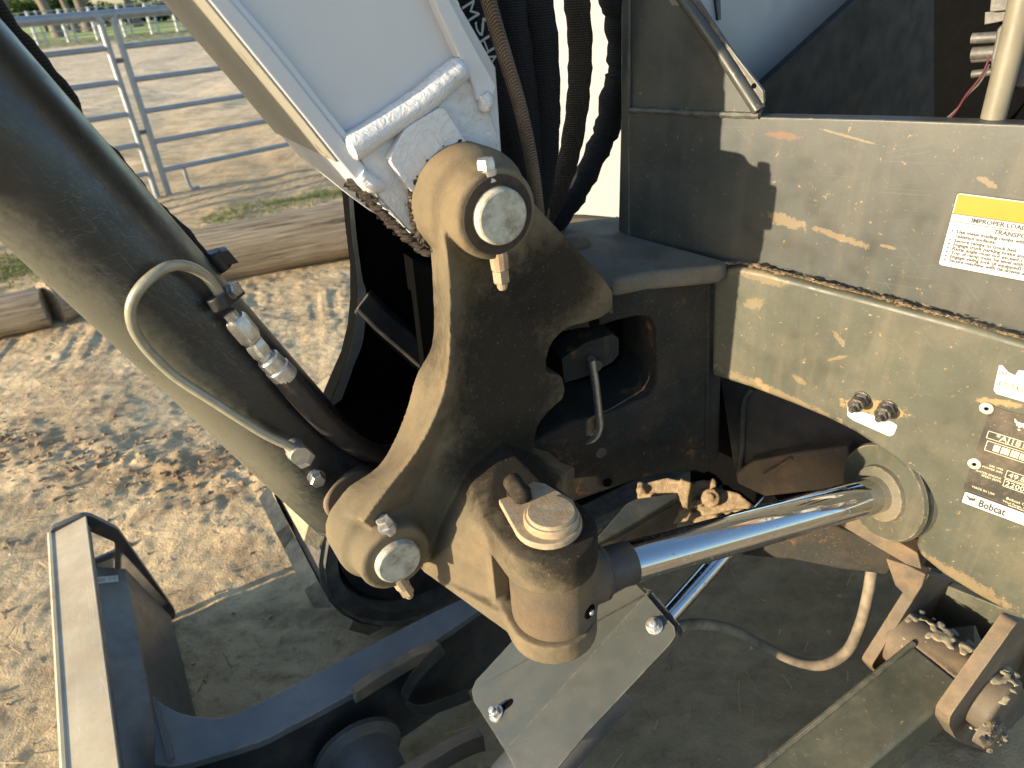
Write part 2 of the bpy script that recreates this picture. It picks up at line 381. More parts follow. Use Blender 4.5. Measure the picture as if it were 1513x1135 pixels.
def white_foot():
    t = NT('thick_white_weld_paint'); d = t.mul(t.step(t.noise(14, 7, .7), .56, .72), .45); h = t.noise(85, 5, .6, None, 1.2)
    c = t.mix(d, (.56, .555, .545), (.32, .26, .19)); return t.out(col=c, rough=.42, nor=t.bump(t.add(h, t.noise(25, 3), False), .8, .004))
MT['whitefoot'] = white_foot()
def white_bottom():  # white dimmed to cream for the sunlit underside; streaks are wear
    t = NT('scuffed_sunlit_white'); st = t.noise(1.0, 6, .65, t.map((60, 60, 12), (0, .8, .5)))
    d = t.mul(t.step(st, .60, .68), .75); sc_ = t.mul(t.step(t.noise(1.0, 2, .5, t.map((240, 240, 26), (0, .8, .5))), .67, .70), t.step(t.noise(14, 3), .45, .6)); c = t.mix(d, (.27, .25, .20), (.10, .065, .035)); c = t.mix(t.mul(sc_, .9), c, (.02, .016, .012)); return t.out(col=c, rough=.45, nor=t.bump(d, .3, .001))
MT['whitebottom'] = white_bottom()
def soil():
    t = NT('sandy_soil'); g = t.noise(2.2, 8, .62)
    c = t.mix(t.step(g, .32, .68), (.50, .355, .19), (.68, .51, .295))
    c = t.mix(t.mul(t.step(t.noise(1.1, 6, .6, t.map(loc=(5, 1, 0))), .56, .70), .3), c, (.24, .16, .10))
    c = t.mix(t.mul(t.step(t.noise(34, 6, .7), .55, .70), .55), c, (.17, .115, .07))
    c = t.mix(t.mul(t.step(t.noise(120, 3, .6), .60, .70), .4), c, (.62, .49, .34))
    at = t.n('ShaderNodeAttribute', attribute_name='damp_and_shade').outputs['Fac']
    c = t.mix(t.mul(at, .75), c, t.mix(t.step(t.noise(7, 7, .65), .35, .65), (.20, .128, .066), (.34, .225, .118)))  # brown of the moist ridge and of the machine's painted shade
    sa = t.n('ShaderNodeAttribute', attribute_name='sand').outputs['Fac']; c = t.mix(t.mul(sa, t.step(t.noise(1.6, 7, .7), .3, .6)), c, (.74, .58, .39))
    md = t.noise(7, 9, .72, t.map((.6, 1.2, 1))); c = t.mix(t.mul(t.step(md, .47, .60), .6), c, (.25, .17, .10))
    c = t.mix(t.mul(t.step(t.noise(1.1, 9, .75, t.map((.5, 1.6, 1), (0, 0, .5))), .50, .66), .5), c, (.27, .19, .12))
    gr = t.n('ShaderNodeAttribute', attribute_name='green').outputs['Fac']
    c = t.mix(t.mul(gr, t.step(t.noise(3.0, 6, .7), .40, .55)), c, (.085, .13, .022))
    h = t.add(t.mul(t.noise(28, 8, .68), 1.0), t.mul(t.noise(150, 5, .65), .35), False)
    return t.out(col=c, rough=.95, nor=t.bump(h, .8, .012), spec=.15)
MT['soil'] = soil()
def wood(name, a, b):
    t = NT(name); g = t.noise(1.0, 6, .65, t.map((3, 60, 60)), .6)
    c = t.mix(t.step(g, .35, .68), a, b); cr_ = t.step(t.noise(1.0, 4, .6, t.map((2.2, 46, 46), loc=(2, 2, 2)), .4), .63, .67)
    c = t.mix(t.mul(cr_, .8), c, (.05, .035, .022)); h = t.add(g, t.mul(cr_, -1.2), False)
    return t.out(col=c, rough=.9, nor=t.bump(h, .8, .008), spec=.15)
MT['log'] = wood('weathered_log_wood', (.16, .115, .07), (.40, .32, .22))
MT['bark'] = wood('pale_bark', (.09, .075, .06), (.25, .215, .17))
def leafmat(name, a, b):
    t = NT(name); rnd = t.n('ShaderNodeNewGeometry').outputs['Random Per Island']
    c = t.mix(rnd, a, b); t.put(t.p.inputs['Transmission Weight'], 0.0)
    tr = t.n('ShaderNodeBsdfTranslucent', {'Color': c}); mx = t.n('ShaderNodeMixShader', {0: .35})
    t.out(col=c, rough=.6, spec=.3); t.t.links.new(t.p.outputs[0], mx.inputs[1]); t.t.links.new(tr.outputs[0], mx.inputs[2])
    t.t.links.new(mx.outputs[0], t.t.nodes['Material Output'].inputs[0]); return t.m
MT['leaf'] = leafmat('tree_leaves', (.03, .055, .018), (.085, .12, .035))
MT['hedge'] = leafmat('hedge_leaves', (.05, .085, .018), (.13, .17, .04))
MT['grassm'] = leafmat('grass_blades', (.10, .115, .03), (.22, .21, .075))
MT['straw'] = leafmat('dry_straw', (.40, .30, .16), (.66, .54, .32))
MT['pasture'] = simple('pasture_grass', (.34, .38, .085), .9, 0, .35, .25, .4, bdist=.05)

# ------------------------------------------------------------------ planes of the machine
aN = A3(.5, -.866, 0); bN = A3(.866, .5, 0)              # pin axis of the swing casting (towards the viewer) and its cross direction
P1 = depth(740, 320, .75)                                # outer end of the boom foot pin
PA = Pl(P1, aN)
def OFF(d): return PA.off(-d)                            # d behind the pin end
hN = unit(A3(-.72, -.69, 0)); tH = A3(.692, -.722, 0)    # the house front
PHS = Pl(depth(1113, 345, 1.0), hN)
uN = A3(.866, .5, 0); vN = A3(-.5, .866, 0)              # undercarriage: backwards, and towards the far track
B0 = zat(105, 775, .42)
def UV(u, v, z): return A3(B0[0], B0[1], 0)+uN*u+vN*v+Z*z
def pxs(s): return [tuple(map(float, q.split(','))) for q in s.split()]
def LP_(pl, px, py): return pl.at(px, py)-UV(1.25, -.97, 0)
_T = A3(.692, -.722, 0)
def sp_(x0, y0, x1, y1, w, col, pl): 
    a_, b_ = LP_(pl, x0, y0), LP_(pl, x1, y1); return ((a_+b_)/2, np.linalg.norm(b_-a_)/2*1.25, w, unit(b_-a_), col)
TAN, RST = (.24, .165, .08), (.19, .075, .028)
MT['grey'] = paint('grey_front_paint', (.040, .043, .037), dust=.07, chips=.10, scr=.22, sthr=.76, sdirs=HDIR, rust=.0, edge=.5, streak=.06, spots=[sp_(1136, 198, 1182, 204, .006, RST, PHS), sp_(1130, 318, 1190, 335, .011, TAN, PHS), sp_(1195, 335, 1285, 365, .006, TAN, PHS), sp_(1446, 262, 1470, 276, .005, TAN, PHS), sp_(1120, 395, 1420, 470, .008, TAN, PHS), sp_(1210, 190, 1300, 215, .002, TAN, PHS), sp_(1300, 362, 1325, 368, .003, TAN, PHS)])
_FO = PHS.off(.022)
MT['frame'] = paint('dusty_frame_paint', (.056, .058, .040), dust=.14, chips=.12, scr=.2, sthr=.76, sdirs=HDIR, rust=.06, edge=.6, streak=.10, rough=.5, spots=[sp_(1100, 452, 1130, 446, .010, TAN, _FO), sp_(1062, 545, 1240, 625, .012, TAN, _FO), sp_(1118, 560, 1135, 580, .008, (.40, .22, .09), _FO), sp_(1172, 555, 1190, 568, .006, TAN, _FO), sp_(1225, 532, 1252, 526, .003, TAN, _FO), sp_(1232, 490, 1246, 510, .005, TAN, _FO), sp_(1245, 595, 1340, 610, .014, (.40, .25, .10), _FO), sp_(1350, 815, 1500, 905, .016, TAN, _FO), sp_(1440, 590, 1513, 600, .006, (.40, .25, .10), _FO), sp_(1090, 400, 1160, 420, .010, TAN, _FO)])
MT['barrel'] = paint('dusty_barrel_head_paint', (.085, .078, .054), dust=.4, chips=.3, scr=.5, rust=.2, edge=.8, rough=.55)
_L0 = UV(1.25, -.97, 0)
_ca, _cb = OFF(.225).at(502, 718), OFF(.225).at(50, 250); _cd = unit(_cb-_ca); _cw = unit(np.cross(_cd, aN)); _cw = _cw if _cw[2] < 0 else -_cw
MT['cyl'] = paint('cylinder_paint', (.013, .0155, .016), dust=.04, chips=0, scr=.5, rust=.03, edge=0, rough=.32, var=.18, sdirs=CDIR, sthr=.70, spots=[((_ca+_cb)/2-_L0+_cw*.072, .40, .075, _cd, (.105, .102, .075), _cw), (_cb*.35+_ca*.65-_L0+_cw*.06, .16, .055, _cd, (.13, .12, .085), _cw)])  # olive spots paint in the barrel's sunlit lower left side
MT['cast'] = casting_mat('casting_paint', (.125, .100, .062), (.26, .185, .105), .60, dark_web=[(OFF(.045).at(752, 560)-_L0, .115, .215, bN, Z), (OFF(.045).at(735, 665)-_L0, .11, .055, bN, Z), (OFF(.045).at(820, 420)-_L0, .09, .08, bN, Z)])  # middle of the web is darkened by ellipses
EXC_O = UV(1.25, -.97, 0)
EXC = empty('mini_excavator', EXC_O, 'dusty dark grey mini excavator with white boom standing on the sandy ground', 'excavator')
# ------------------------------------------------------------------ setting: ground
def axis_vals(lo, hi, fine0, fine1, step, grow):
    c = list(np.arange(fine0, fine1, step)); s = step; x = fine1
    while x < hi: c.append(x); s *= grow; x += s
    c.append(hi); s = step; x = fine0-step; p = []
    while x > lo: p.append(x); s *= grow; x -= s
    p.append(lo); return np.array(p[::-1]+c)
gx_ = axis_vals(-900, 900, -3.2, 1.6, .011, 1.045); gy_ = axis_vals(-60, 1500, .55, 5.2, .011, 1.045)
X, Y = np.meshgrid(gx_, gy_)
near = np.clip(1-(np.hypot(X+.5, Y-2)-3.5)/6, 0, 1)
Hg = .022*fbm(X*1.1, Y*1.1, 3, 4)+near*(.0035*fbm(X*4, Y*4, 9, 3, .45)+.0036*np.maximum(fbm(X*19, Y*19, 21, 3, .6)-.05, 0)+.0020*fbm(X*36, Y*36, 5, 2))
rid = np.exp(-((Y-(2.05-.28*(X+1.2)))/.16)**2)*np.clip((X+2.6)*2, 0, 1)*np.clip((.4-X)*2, 0, 1)      # churned ridge
Hg += rid*(.010*fbm(X*11, Y*11, 31, 4, .65)+.012)
tw = np.exp(-((Y-(3.55+.25*(X+1.2)))/.34)**2)*(X > -3.0)*(X < 1.2)                                     # track print
Hg += tw*near*.0032*np.sign(np.sin((X*.97+Y*.25)*2*math.pi/.11))*np.clip(.6+fbm(X*6, Y*6, 77, 2), 0, 1)
far = np.clip((np.hypot(X, Y)-7)/8, 0, 1)*np.clip(1-(np.hypot(X, Y)-30)/30, 0, 1); Hg += far*.03*fbm(X*.9, Y*.5, 41, 4, .6)
Hg -= Hg[np.argmin(abs(gy_-1.4)), np.argmin(abs(gx_+.5))]*0
ny_, nx_ = X.shape
me = bpy.data.meshes.new('ground'); nv_ = nx_*ny_
co = np.stack([X, Y, Hg], -1).reshape(-1, 3).astype(np.float32)
idx = np.arange(nv_).reshape(ny_, nx_); q = np.stack([idx[:-1, :-1], idx[:-1, 1:], idx[1:, 1:], idx[1:, :-1]], -1).reshape(-1, 4)
me.vertices.add(nv_); me.vertices.foreach_set('co', co.ravel()); me.loops.add(q.size); me.loops.foreach_set('vertex_index', q.ravel().astype(np.int32))
me.polygons.add(len(q)); me.polygons.foreach_set('loop_start', np.arange(0, q.size, 4, dtype=np.int32)); me.polygons.foreach_set('use_smooth', np.ones(len(q), bool)); me.update(calc_edges=True)
damp_and_shade = .42*np.clip(1-np.abs(Y-6.6-.25*(X+1))/2.6, 0, 1)**.6*np.clip(.8+fbm(X*1.3, Y*1.3, 63, 3), 0, 1)+np.clip(rid*(.42+.9*fbm(X*6, Y*6, 13, 3)), 0, 1)+np.clip(1.3-np.hypot((X-.75)/1.0, (Y-1.15)/.9), 0, 1)**.7*.85  # browner strip and moist ridge, plus shade painted under the machine
green = np.clip(1-np.abs(Y-(5.75+.69*(X+1.62)))/.45, 0, 1)*(X > -2.3)+np.clip(1-np.hypot((X+3.3)/.8, (Y-4.5)/.6), 0, 1)+(Y > 34)*1.0
sand = np.clip((Y+.0*X-9.0)/5, 0, 1)
for nm, arr in (('damp_and_shade', damp_and_shade), ('green', green), ('sand', sand)):
    at = me.attributes.new(nm, 'FLOAT', 'POINT'); at.data.foreach_set('value', np.clip(arr, 0, 1).astype(np.float32).ravel())
me.materials.append(MT['soil']); gr = bpy.data.objects.new('ground', me); link(gr); gr['kind'] = 'structure'
def gz_at(x, y):
    i = np.clip(np.searchsorted(gy_, y), 1, ny_-1); j = np.clip(np.searchsorted(gx_, x), 1, nx_-1); return float(Hg[i, j])
# pasture beyond the arena
m = MB(); ps = [(-300, 37.5), (200, 44), (200, 400), (-300, 400)]; m.add([A3(x, y, .03) for x, y in ps], [(0, 1, 2, 3)]); pa = build(m, 'pasture', MT['pasture'], None, flat=True); pa['kind'] = 'structure'
# loose clods, straw and grass lying on the ground
def scatter(name, mat, n, spot, shape, kind='stuff'):
    m = MB(); g = np.random.default_rng(n)
    for k in range(n):
        x, y = spot(g); shape(m, A3(x, y, gz_at(x, y)), g, k)
    o = build(m, name, mat, None, flat=True, recalc=False); o['kind'] = kind; return o
def clod(m, p, g, k):
    r = .002+.007*g.random()**4; q = g.normal(0, 1, (7, 3)); q = q/np.linalg.norm(q, axis=1)[:, None]*r*g.uniform(.7, 1.2, (7, 1)); m.hull([p+A3(*v)*A3(1, 1, .7)+Z*r*.3 for v in q])
scatter('soil_clods', MT['soil'], 1800, lambda g: (g.uniform(-2.4, .9), g.uniform(.8, 3.6)), clod)
def clod2(m, p, g, k):
    r = .004+.012*g.random()**2.5; q = g.normal(0, 1, (9, 3)); q = q/np.linalg.norm(q, axis=1)[:, None]*r*g.uniform(.7, 1.2, (9, 1)); m.hull([p+A3(*v)*A3(1, 1, .7)+Z*r*.2 for v in q])
def rspot(g):
    x = g.uniform(-2.4, .2); return x, 2.05-.28*(x+1.2)+g.normal(0, .12)
scatter('churned_clods', MT['clod'], 900, rspot, clod2)
def stalk(m, p, g, k):
    L = .015+.05*g.random(); t = g.uniform(0, 6.3); d = A3(math.cos(t), math.sin(t), g.normal(0, .12)); w = A3(-math.sin(t), math.cos(t), 0)*.0011
    a_, b_ = p+Z*.004, p+d*L+Z*.006; m.add([a_-w, a_+w, b_+w, b_-w, a_+Z*.0016, b_+Z*.0016], [(0, 1, 4), (3, 5, 2), (0, 4, 5, 3), (1, 2, 5, 4)])
scatter('straw_litter', MT['straw'], 900, lambda g: (g.uniform(-2.4, .9), g.uniform(.8, 3.6)), stalk)
def blade_(m, p, g, k):
    h = .008+.022*g.random(); t = g.uniform(0, 6.3); w = A3(math.cos(t), math.sin(t), 0)*.004; l = A3(g.normal(0, .03), g.normal(0, .03), h)
    m.add([p-w, p+w, p+l*.6+w*.7, p+l*.6-w*.7, p+l*1.0], [(0, 1, 2, 3), (3, 2, 4)])
def gspot(g):
    if g.random() < .6:
        x = g.uniform(-2.3, 1); return x, 5.70+.69*(x+1.62)+g.normal(0, .16)
    return -3.3+g.normal(0, .35), 4.5+g.normal(0, .25)
scatter('grass', MT['grassm'], 3800, gspot, blade_)

# ------------------------------------------------------------------ logs edging the arena
def log(p0, p1, r, label, seed):
    p0, p1 = np.asarray(p0, float), np.asarray(p1, float); d = unit(p1-p0); L = np.linalg.norm(p1-p0)
    o = empty('landscape_log', (p0+p1)/2*A3(1, 1, 0), label, 'log', 'round logs laid along the edge of the arena', math.atan2(d[1], d[0]))
    g = np.random.default_rng(seed); n = 28; rows = []; ph = g.uniform(0, 6, 6)
    for i in range(25):
        x = -L/2+L*i/24; rr = []
        for j in range(n):
            t = 2*math.pi*j/n; k = 1+.05*math.sin(2*t+ph[0]+x*.8)+.03*math.sin(3*t+ph[1]-x*1.7)+.02*math.sin(5*t+x*4+ph[2])
            if i in (0, 24): k *= .96
            rr.append(A3(x, r*k*math.cos(t), r*.92+r*k*math.sin(t)))
        rows.append(rr)
    ORG[o] = np.zeros(3); m = MB(); m.loft(rows); build(m, 'trunk', MT['log'], o, angle=50)
    return o
lgA0, lgA1 = zat(-60, 478, .11), zat(69, 452, .11); lgB0, lgB1 = zat(74, 446, .12), zat(170, 410, .12)
log(lgA0+unit(lgA0-lgA1)*1.2, lgA1, .115, 'weathered log at the left edge of the photo, cut end beside the dark seam', 2)
log(lgB0, lgB1+unit(lgB1-lgB0)*.15, .125, 'short brown log butting the left log, behind the boom cylinder', 3)
lc0, lc1 = zat(255, 385, .17), zat(520, 335, .17); log(lc0, lc1+unit(lc1-lc0)*2.4, .165, 'thick weathered log behind the boom, largest of the logs', 4)

# ------------------------------------------------------------------ pipe corral panels
fd = unit(A3(.773, .634, 0)); f0 = A3(-2.906, 6.234, 0); rot_f = math.atan2(fd[1], fd[0])
def panel(loc, rot, label, L=3.6, side=1):
    o = empty('corral_panel', loc, label, 'fence panel', 'pipe corral panels of the near fence', rot); ORG[o] = np.zeros(3)
    R = .026
    for h in (.22, .46, .705, .95, 1.195):
        m = MB(); m.tube([A3(.02, 0, h), A3(L-.02, 0, h)], .021, 12); build(m, 'rail', MT['galv'], o)
    m = MB(); top = cr([A3(0, 0, 1.37), A3(.012, 0, 1.405), A3(.05, 0, 1.422), A3(.2, 0, 1.425), A3(L-.2, 0, 1.425), A3(L-.05, 0, 1.422), A3(L-.012, 0, 1.405), A3(L, 0, 1.37)], 4); m.tube(top, .036, 14); build(m, 'top_rail', MT['galv'], o)
    for x in (0, L):
        m = MB(); m.tube([A3(x, 0, 0), A3(x, 0, 1.385)], R, 14); build(m, 'post', MT['galv'], o)
    for x in (.24, L-.24):
        m = MB(); m.tube(cr([A3(x-.05, 0, .22), A3(x-.05, 0, .08), A3(x-.03, 0, .02), A3(x+.03, 0, .02)], 4), .015, 10); build(m, 'foot', MT['galv'], o)
    for h in (.55, 1.1):
        m = MB(); m.box(A3(-.05*side if side > 0 else L+.05, 0, h), A3(1, 0, 0), A3(0, 1, 0), Z, .040, .006, .018); build(m, 'latch', MT['galv'], o, bevel=.003)
    return o
pr = panel(f0, rot_f, 'grey pipe corral panel right of the paired posts')
panel(f0+fd*3.72, rot_f, 'grey pipe corral panel mostly hidden behind the white boom')
panel(f0-fd*(3.6+.10), rot_f, 'grey pipe corral panel left of the paired posts, partly behind the boom cylinder', side=-1)

# ------------------------------------------------------------------ far fence, trees and hedge
fa0, fa1 = zat(-40, 78, 0), zat(262, 47, 0); fdir = unit(fa1-fa0); Ltot = np.linalg.norm(fa1-fa0); rotF = math.atan2(fdir[1], fdir[0])
NPN = 11; Lp = Ltot/7
def farpanel(loc, label):
    o = empty('arena_fence_panel', loc, label, 'fence panel', 'pale pipe panels of the far arena fence', rotF); ORG[o] = np.zeros(3)
    for h in (.25, .52, .80, 1.08, 1.38):
        m = MB(); m.tube([A3(0, 0, h), A3(Lp, 0, h)], .022, 6); build(m, 'rail', MT['fenceW'], o)
    for x, r in ((.05, .075), (Lp-.9, .05)):
        m = MB(); m.tube([A3(x, 0, 0), A3(x, 0, 1.42)], r, 8); build(m, 'post', MT['fenceW'], o)
    return o
fp = None
FLB = ('behind the cylinder hose at the left edge', 'in front of the leafy tree at the left', 'in front of the leaning trunk', 'in front of the thin forked trunk and the broadest trunk', 'behind the paired corral posts', 'in front of the slanting trunk', 'behind the boom edge', 'hidden mostly by the boom')
for k in range(0, 8):
    lb = 'pale far arena fence panel '+FLB[k]
    fp = farpanel(fa0+fdir*Lp*k, lb) if fp is None else copy_tree(fp, fa0+fdir*Lp*k, lb)
def leaf_cloud(n, centres, size, seed, mat):
    g = np.random.default_rng(seed); m = MB()
    for k in range(n):
        c, r = centres[g.integers(len(centres))]; d = g.normal(0, 1, 3); d = d/np.linalg.norm(d)*r*g.random()**.4; p = np.asarray(c)+d*A3(1, 1, .8)
        a_, b_, _ = frame(g.normal(0, 1, 3)); s = size*g.uniform(.6, 1.3); m.add([p-a_*s, p+b_*s*.5, p+a_*s, p-b_*s*.5], [(0, 1, 2, 3)])
    return m
def tree(loc, label, h, r, lean, seed, crown_n=2600, dense=1.0, lowest=.35):
    o = empty('gum_tree', loc, label, 'tree', 'trees beyond the far fence'); ORG[o] = np.zeros(3); g = np.random.default_rng(seed)
    m = MB(); tr = [A3(lean*h*t+.12*math.sin(3*t+seed), .1*math.sin(4*t), h*t*.62) for t in np.linspace(0, 1, 9)]; m.tube(tr, [r*(1.25-.8*t) if i else r*1.5 for i, t in enumerate(np.linspace(0, 1, 9))], 12)
    cs = []
    for k in range(9):
        b0 = tr[g.integers(4, 9)]; e = b0+A3(g.normal(0, .22)*h, g.normal(0, .22)*h, g.uniform(.08, .34)*h); mid = (b0+e)/2+A3(0, 0, -.02*h); m.tube(cr([b0, mid, e], 3), [r*.45*(1-.8*i/6) for i in range(7)], 7); cs.append((e, .12*h*g.uniform(.7, 1.2))); cs.append((mid+A3(0, 0, .05*h), .08*h))
    build(m, 'trunk', MT['bark'], o); build(leaf_cloud(int(crown_n*dense), cs, .018*h, seed+50, MT['leaf']), 'crown', MT['leaf'], o, flat=True, recalc=False)
    return o
def gpt(px, py): return zat(px, py, 0)
tree(gpt(86, 57), 'pale leaning tree trunk, first of the trees beyond the far fence from the left', 11, .24, -.12, 1)
tree(gpt(112, 50), 'thin forked tree trunk standing left of the broadest trunk', 10, .17, -.06, 2)
tree(gpt(133, 47), 'broadest dark tree trunk beyond the paired fence posts', 13, .29, -.02, 3)
tree(gpt(208, 40), 'dark slanting tree trunk alone to the right beyond the corral panel', 12, .22, -.10, 4)
tree(gpt(20, 58), 'leafy dark tree at the left edge beyond the fence', 9, .30, .02, 6, 5200)
tree(gpt(-60, 64), 'broad dark tree standing left of the leafy tree', 12, .4, .04, 7, 4200)
def bush(loc, label, h, w, seed, n=1800):
    o = empty('bush', loc, label, 'bush', 'green bushes behind the far fence'); ORG[o] = np.zeros(3); g = np.random.default_rng(seed)
    cs = [(A3(g.normal(0, .35)*w, g.normal(0, .2)*w, h*g.uniform(.25, .75)), h*.35) for k in range(7)]
    build(leaf_cloud(n, cs, .10+.02*h, seed, MT['hedge']), 'foliage', MT['hedge'], o, flat=True, recalc=False)
    m = MB()
    for k in range(5): m.tube([A3(0, 0, 0), A3(g.normal(0, .2)*w, g.normal(0, .1)*w, h*.6)], [.06, .02], 6)
    build(m, 'stem', MT['bark'], o)
for k, (x, y, h, w, lb) in enumerate(((30, 44, 2.6, 4, 'dense bush under the leafy tree at the left'), (70, 40, 2.4, 3, 'bush between the leafy tree and the leaning trunk'), (104, 37, 2.4, 3, 'bush behind the thin forked trunk'), (160, 32, 1.7, 3.5, 'yellowish green bush right of the broadest trunk'), (190, 30, 1.6, 3.5, 'green bush left of the slanting trunk'), (235, 26, 1.6, 4, 'green bush right of the slanting trunk'), (270, 23, 3.0, 4, 'green bush hidden partly by the boom'))):
    bush(gpt(x, y+8), lb, h, w, 100+k)
# ------------------------------------------------------------------ excavator: swing casting
def axis_at(p, off):                                     # point on the pin axis through plane point p
    return p - aN*off
mb = MB()
WEB = OFF(.045)
web = pxs('690,262 735,240 784,296 893,411 906,430 907,457 888,472 837,485 815,507 807,535 810,553 831,554 835,570 835,589 818,602 796,627 790,656 793,672 812,694 846,697 848,722 838,738 850,780 842,890 800,935 744,905 687,868 640,842 600,840 560,800 557,760 602,700 640,650 666,590 668,500 665,430 664,370')
mb.prism(fillet(WEB.pts(web), .011, 3), -aN*.045)
# raised flange down the left edge
S_ = pxs('627,270 627,292 632,340 637,391 640,448 640,490 634,520 615,553 600,605 582,650 557,690 513,720 492,750')
R_ = pxs('656,320 656,335 657,355 661,391 664,434 664,490 663,530 655,580 638,625 622,655 602,684 562,735 536,772')
F_ = pxs('700,330 698,350 695,377 703,400 701,434 697,490 697,532 690,585 664,625 645,660 628,700 600,760 580,800')
rows = []
for i, (s, r, f) in enumerate(zip(cr(S_, 4), cr(R_, 4), cr(F_, 4))):
    ro = .016+.032*max(0, 1-i/14)**1.5; r0 = OFF(ro).at(*r); r1 = OFF(ro+.004).at(*(np.array(r)*.80+np.array(f)*.20))
    rows.append([OFF(.10).at(*s), OFF(.05).at(*(np.array(s)*.4+np.array(r)*.6)), r0, r1, OFF(.047).at(*f), OFF(.10).at(*f)])
mb.loft(rows)
# upper and lower pin bosses on their ears
def ear(c, R, r, o0):
    mb.lathe(axis_at(c, .10), aN, [(0, R), (.044, R), (.052, R*.985), (.0565, R*.95), (.058, R*.92), (.060, r*1.14), (.064, r*1.06), (.070, r*1.02), (.10-o0-.005, r*1.0), (.10-o0-.001, r*.97), (.10-o0, r*.93)], 56)
ear(P1, .066, .051, .006)
P2 = OFF(0).at(588, 829)
ear(P2, .061, .0475, .004)
# king pin hub to the right, upper and lower ear
hub_t = OFF(.045).pts(pxs('790,300 893,411 907,432 907,455 860,478 780,470'))
zt = OFF(.10).at(868, 352)[2]
for pl_, d_ in ((hub_t, .16),):
    mb.prism([p-aN*.002 for p in pl_], -aN*d_)
hub_b = OFF(.046).pts(pxs('800,690 848,698 848,722 838,740 790,760 770,720'))
mb.prism(hub_b, -aN*.16)
# swing lug: clevis standing out towards the viewer
LUG = A3(*zat(809, 767, .955)[:2], 0)
eL = bN; fL = aN
def lug(b_, f_, z): return LUG+eL*b_+fL*f_+Z*z           # f_ forward of the lug pin
def dplan(R, back, wl, wr, z):
    o = [lug(-wl, -back, z), lug(wr, -back, z)]
    for k in range(29):
        t = math.radians(-8+k*(196/28)); o.append(lug(R*math.cos(t), R*math.sin(t), z))
    return o
ZT, ZB = .940, .769
mb.prism(dplan(.058, .066, .053, .052, ZT), -Z*.050)
mb.prism(dplan(.057, .066, .046, .048, ZB+.035), -Z*.035)
bk = [lug(-.053, -.052, 0), lug(.045, -.052, 0), lug(.048, -.080, 0), lug(-.050, -.080, 0)]
mb.prism([p+Z*(ZT-.01) for p in bk], -Z*(ZT-ZB-.015))
# gusset skins that carry the lug into the web
WB = OFF(.050)
mb.hull(WB.pts(pxs('622,842 650,770 690,690 740,650 850,690 850,780 846,880 800,930 744,905')) + [lug(-.050, -.066, ZT-.006), lug(.047, -.066, ZT-.006), lug(-.050, -.066, ZB+.01), lug(.04, -.066, ZB+.01)])
mb.hull(OFF(.050).pts(pxs('622,842 700,872 760,905')) + [lug(-.05, -.02, ZB), lug(.03, -.02, ZB), lug(-.05, -.02, ZB+.03), lug(.03, -.02, ZB+.03)])
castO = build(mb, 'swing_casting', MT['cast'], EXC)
# slot for the rod eye
cm = MB(); cm.box(lug(0, .04, (.893+.801)/2), eL, fL, Z, .20, .088, .046)
cm2 = MB(); cm2.lathe(lug(0, 0, .801), Z, [(0, .061), (.092, .061)], 40)
cut1 = build(cm, 'cut', MT['hole'], None); cut2 = build(cm2, 'cut', MT['hole'], None)
# everything above the hub's flat top is cut level
cm3 = MB(); q = OFF(.10).at(868, 352); cm3.box(q+bN*.12+Z*.105, bN, aN, Z, .135, .20, .10)
cast_solid(castO, .0023, 3, .5, (cut1, cut2))
castO['label'] = 'grimy olive swing casting between boom and machine'
# pins
def pin_end(c, r, o, name='pin_cap'):
    m = MB(); m.lathe(axis_at(c, .03), aN, [(0, r), (.03-o-.004, r), (.03-o-.0012, r*.965), (.03-o, r*.90)], 48); return build(m, name, MT['pin'], castO, angle=22)
pin_end(P1, .0312, -.006); pin_end(P2, .0300, -.006)
# recess ring of greasy dirt round each pin
for c, r in ((P1, .0312), (P2, .0300)):
    m = MB(); m.lathe(axis_at(c, .02), aN, [(0, r+.0125), (.0150, r+.0125), (.0158, r+.0118), (.0148, r+.003), (.0140, r+.0008)], 48); build(m, 'grease_ring', MT['grease'], castO)
# cross bolts through the bosses: head above, nut below
def boltup(head, nut, r, lean):
    for nm, p, dirn, h in (('bolt_head', head, lean, .011), ('bolt_nut', nut, -lean, .016)):
        m = MB(); x0 = p-dirn*.012
        if nm == 'bolt_head': m.lathe(x0, dirn, [(0, r*1.12), (.012, r*1.12), (.0125, r)], 16); m.hex(p, dirn, r, h, .25)
        else: m.lathe(x0-dirn*.01, dirn, [(0, r*1.05), (.02, r*1.0), (.021, r)], 12); m.hex(p, dirn, r, h, .15); m.lathe(p+dirn*h, dirn, [(0, r*.62), (.006, r*.6), (.009, r*.45)], 12)
        build(m, nm, MT['zinc' if nm == 'bolt_head' else 'plate'], castO, angle=25)
bd = unit(Z*.97-bN*.05)
boltup(OFF(.016).at(719, 250), OFF(.014).at(739, 398), .0105, bd)
boltup(OFF(.014).at(570, 775), OFF(.012).at(596, 866), .0100, unit(Z*.95-bN*.25))
# retainer plate with the lug pin
pl = []
for b_, f_ in ((-.068, .057+.004-.128), ):
    pass
rp = [zat(*q, .944) for q in pxs('737,746 752,741 788,719 806,722 846,746')]
m = MB(); ring = [lug(.040*math.cos(math.radians(t)), .040*math.sin(math.radians(t)), .944) for t in range(20, 190, 12)]
m.prism([p for p in rp]+ring, Z*.009)
rpl = build(m, 'retainer_plate', MT['plate'], castO, bevel=.002, seg=2)
m = MB(); m.lathe(lug(.004, .002, .945), Z, [(0, .0325), (.0145, .0325), (.017, .031), (.0172, .0285), (.0205, .028), (.0215, .0268)], 48); build(m, 'lug_pin', MT['plate'], castO, angle=22)
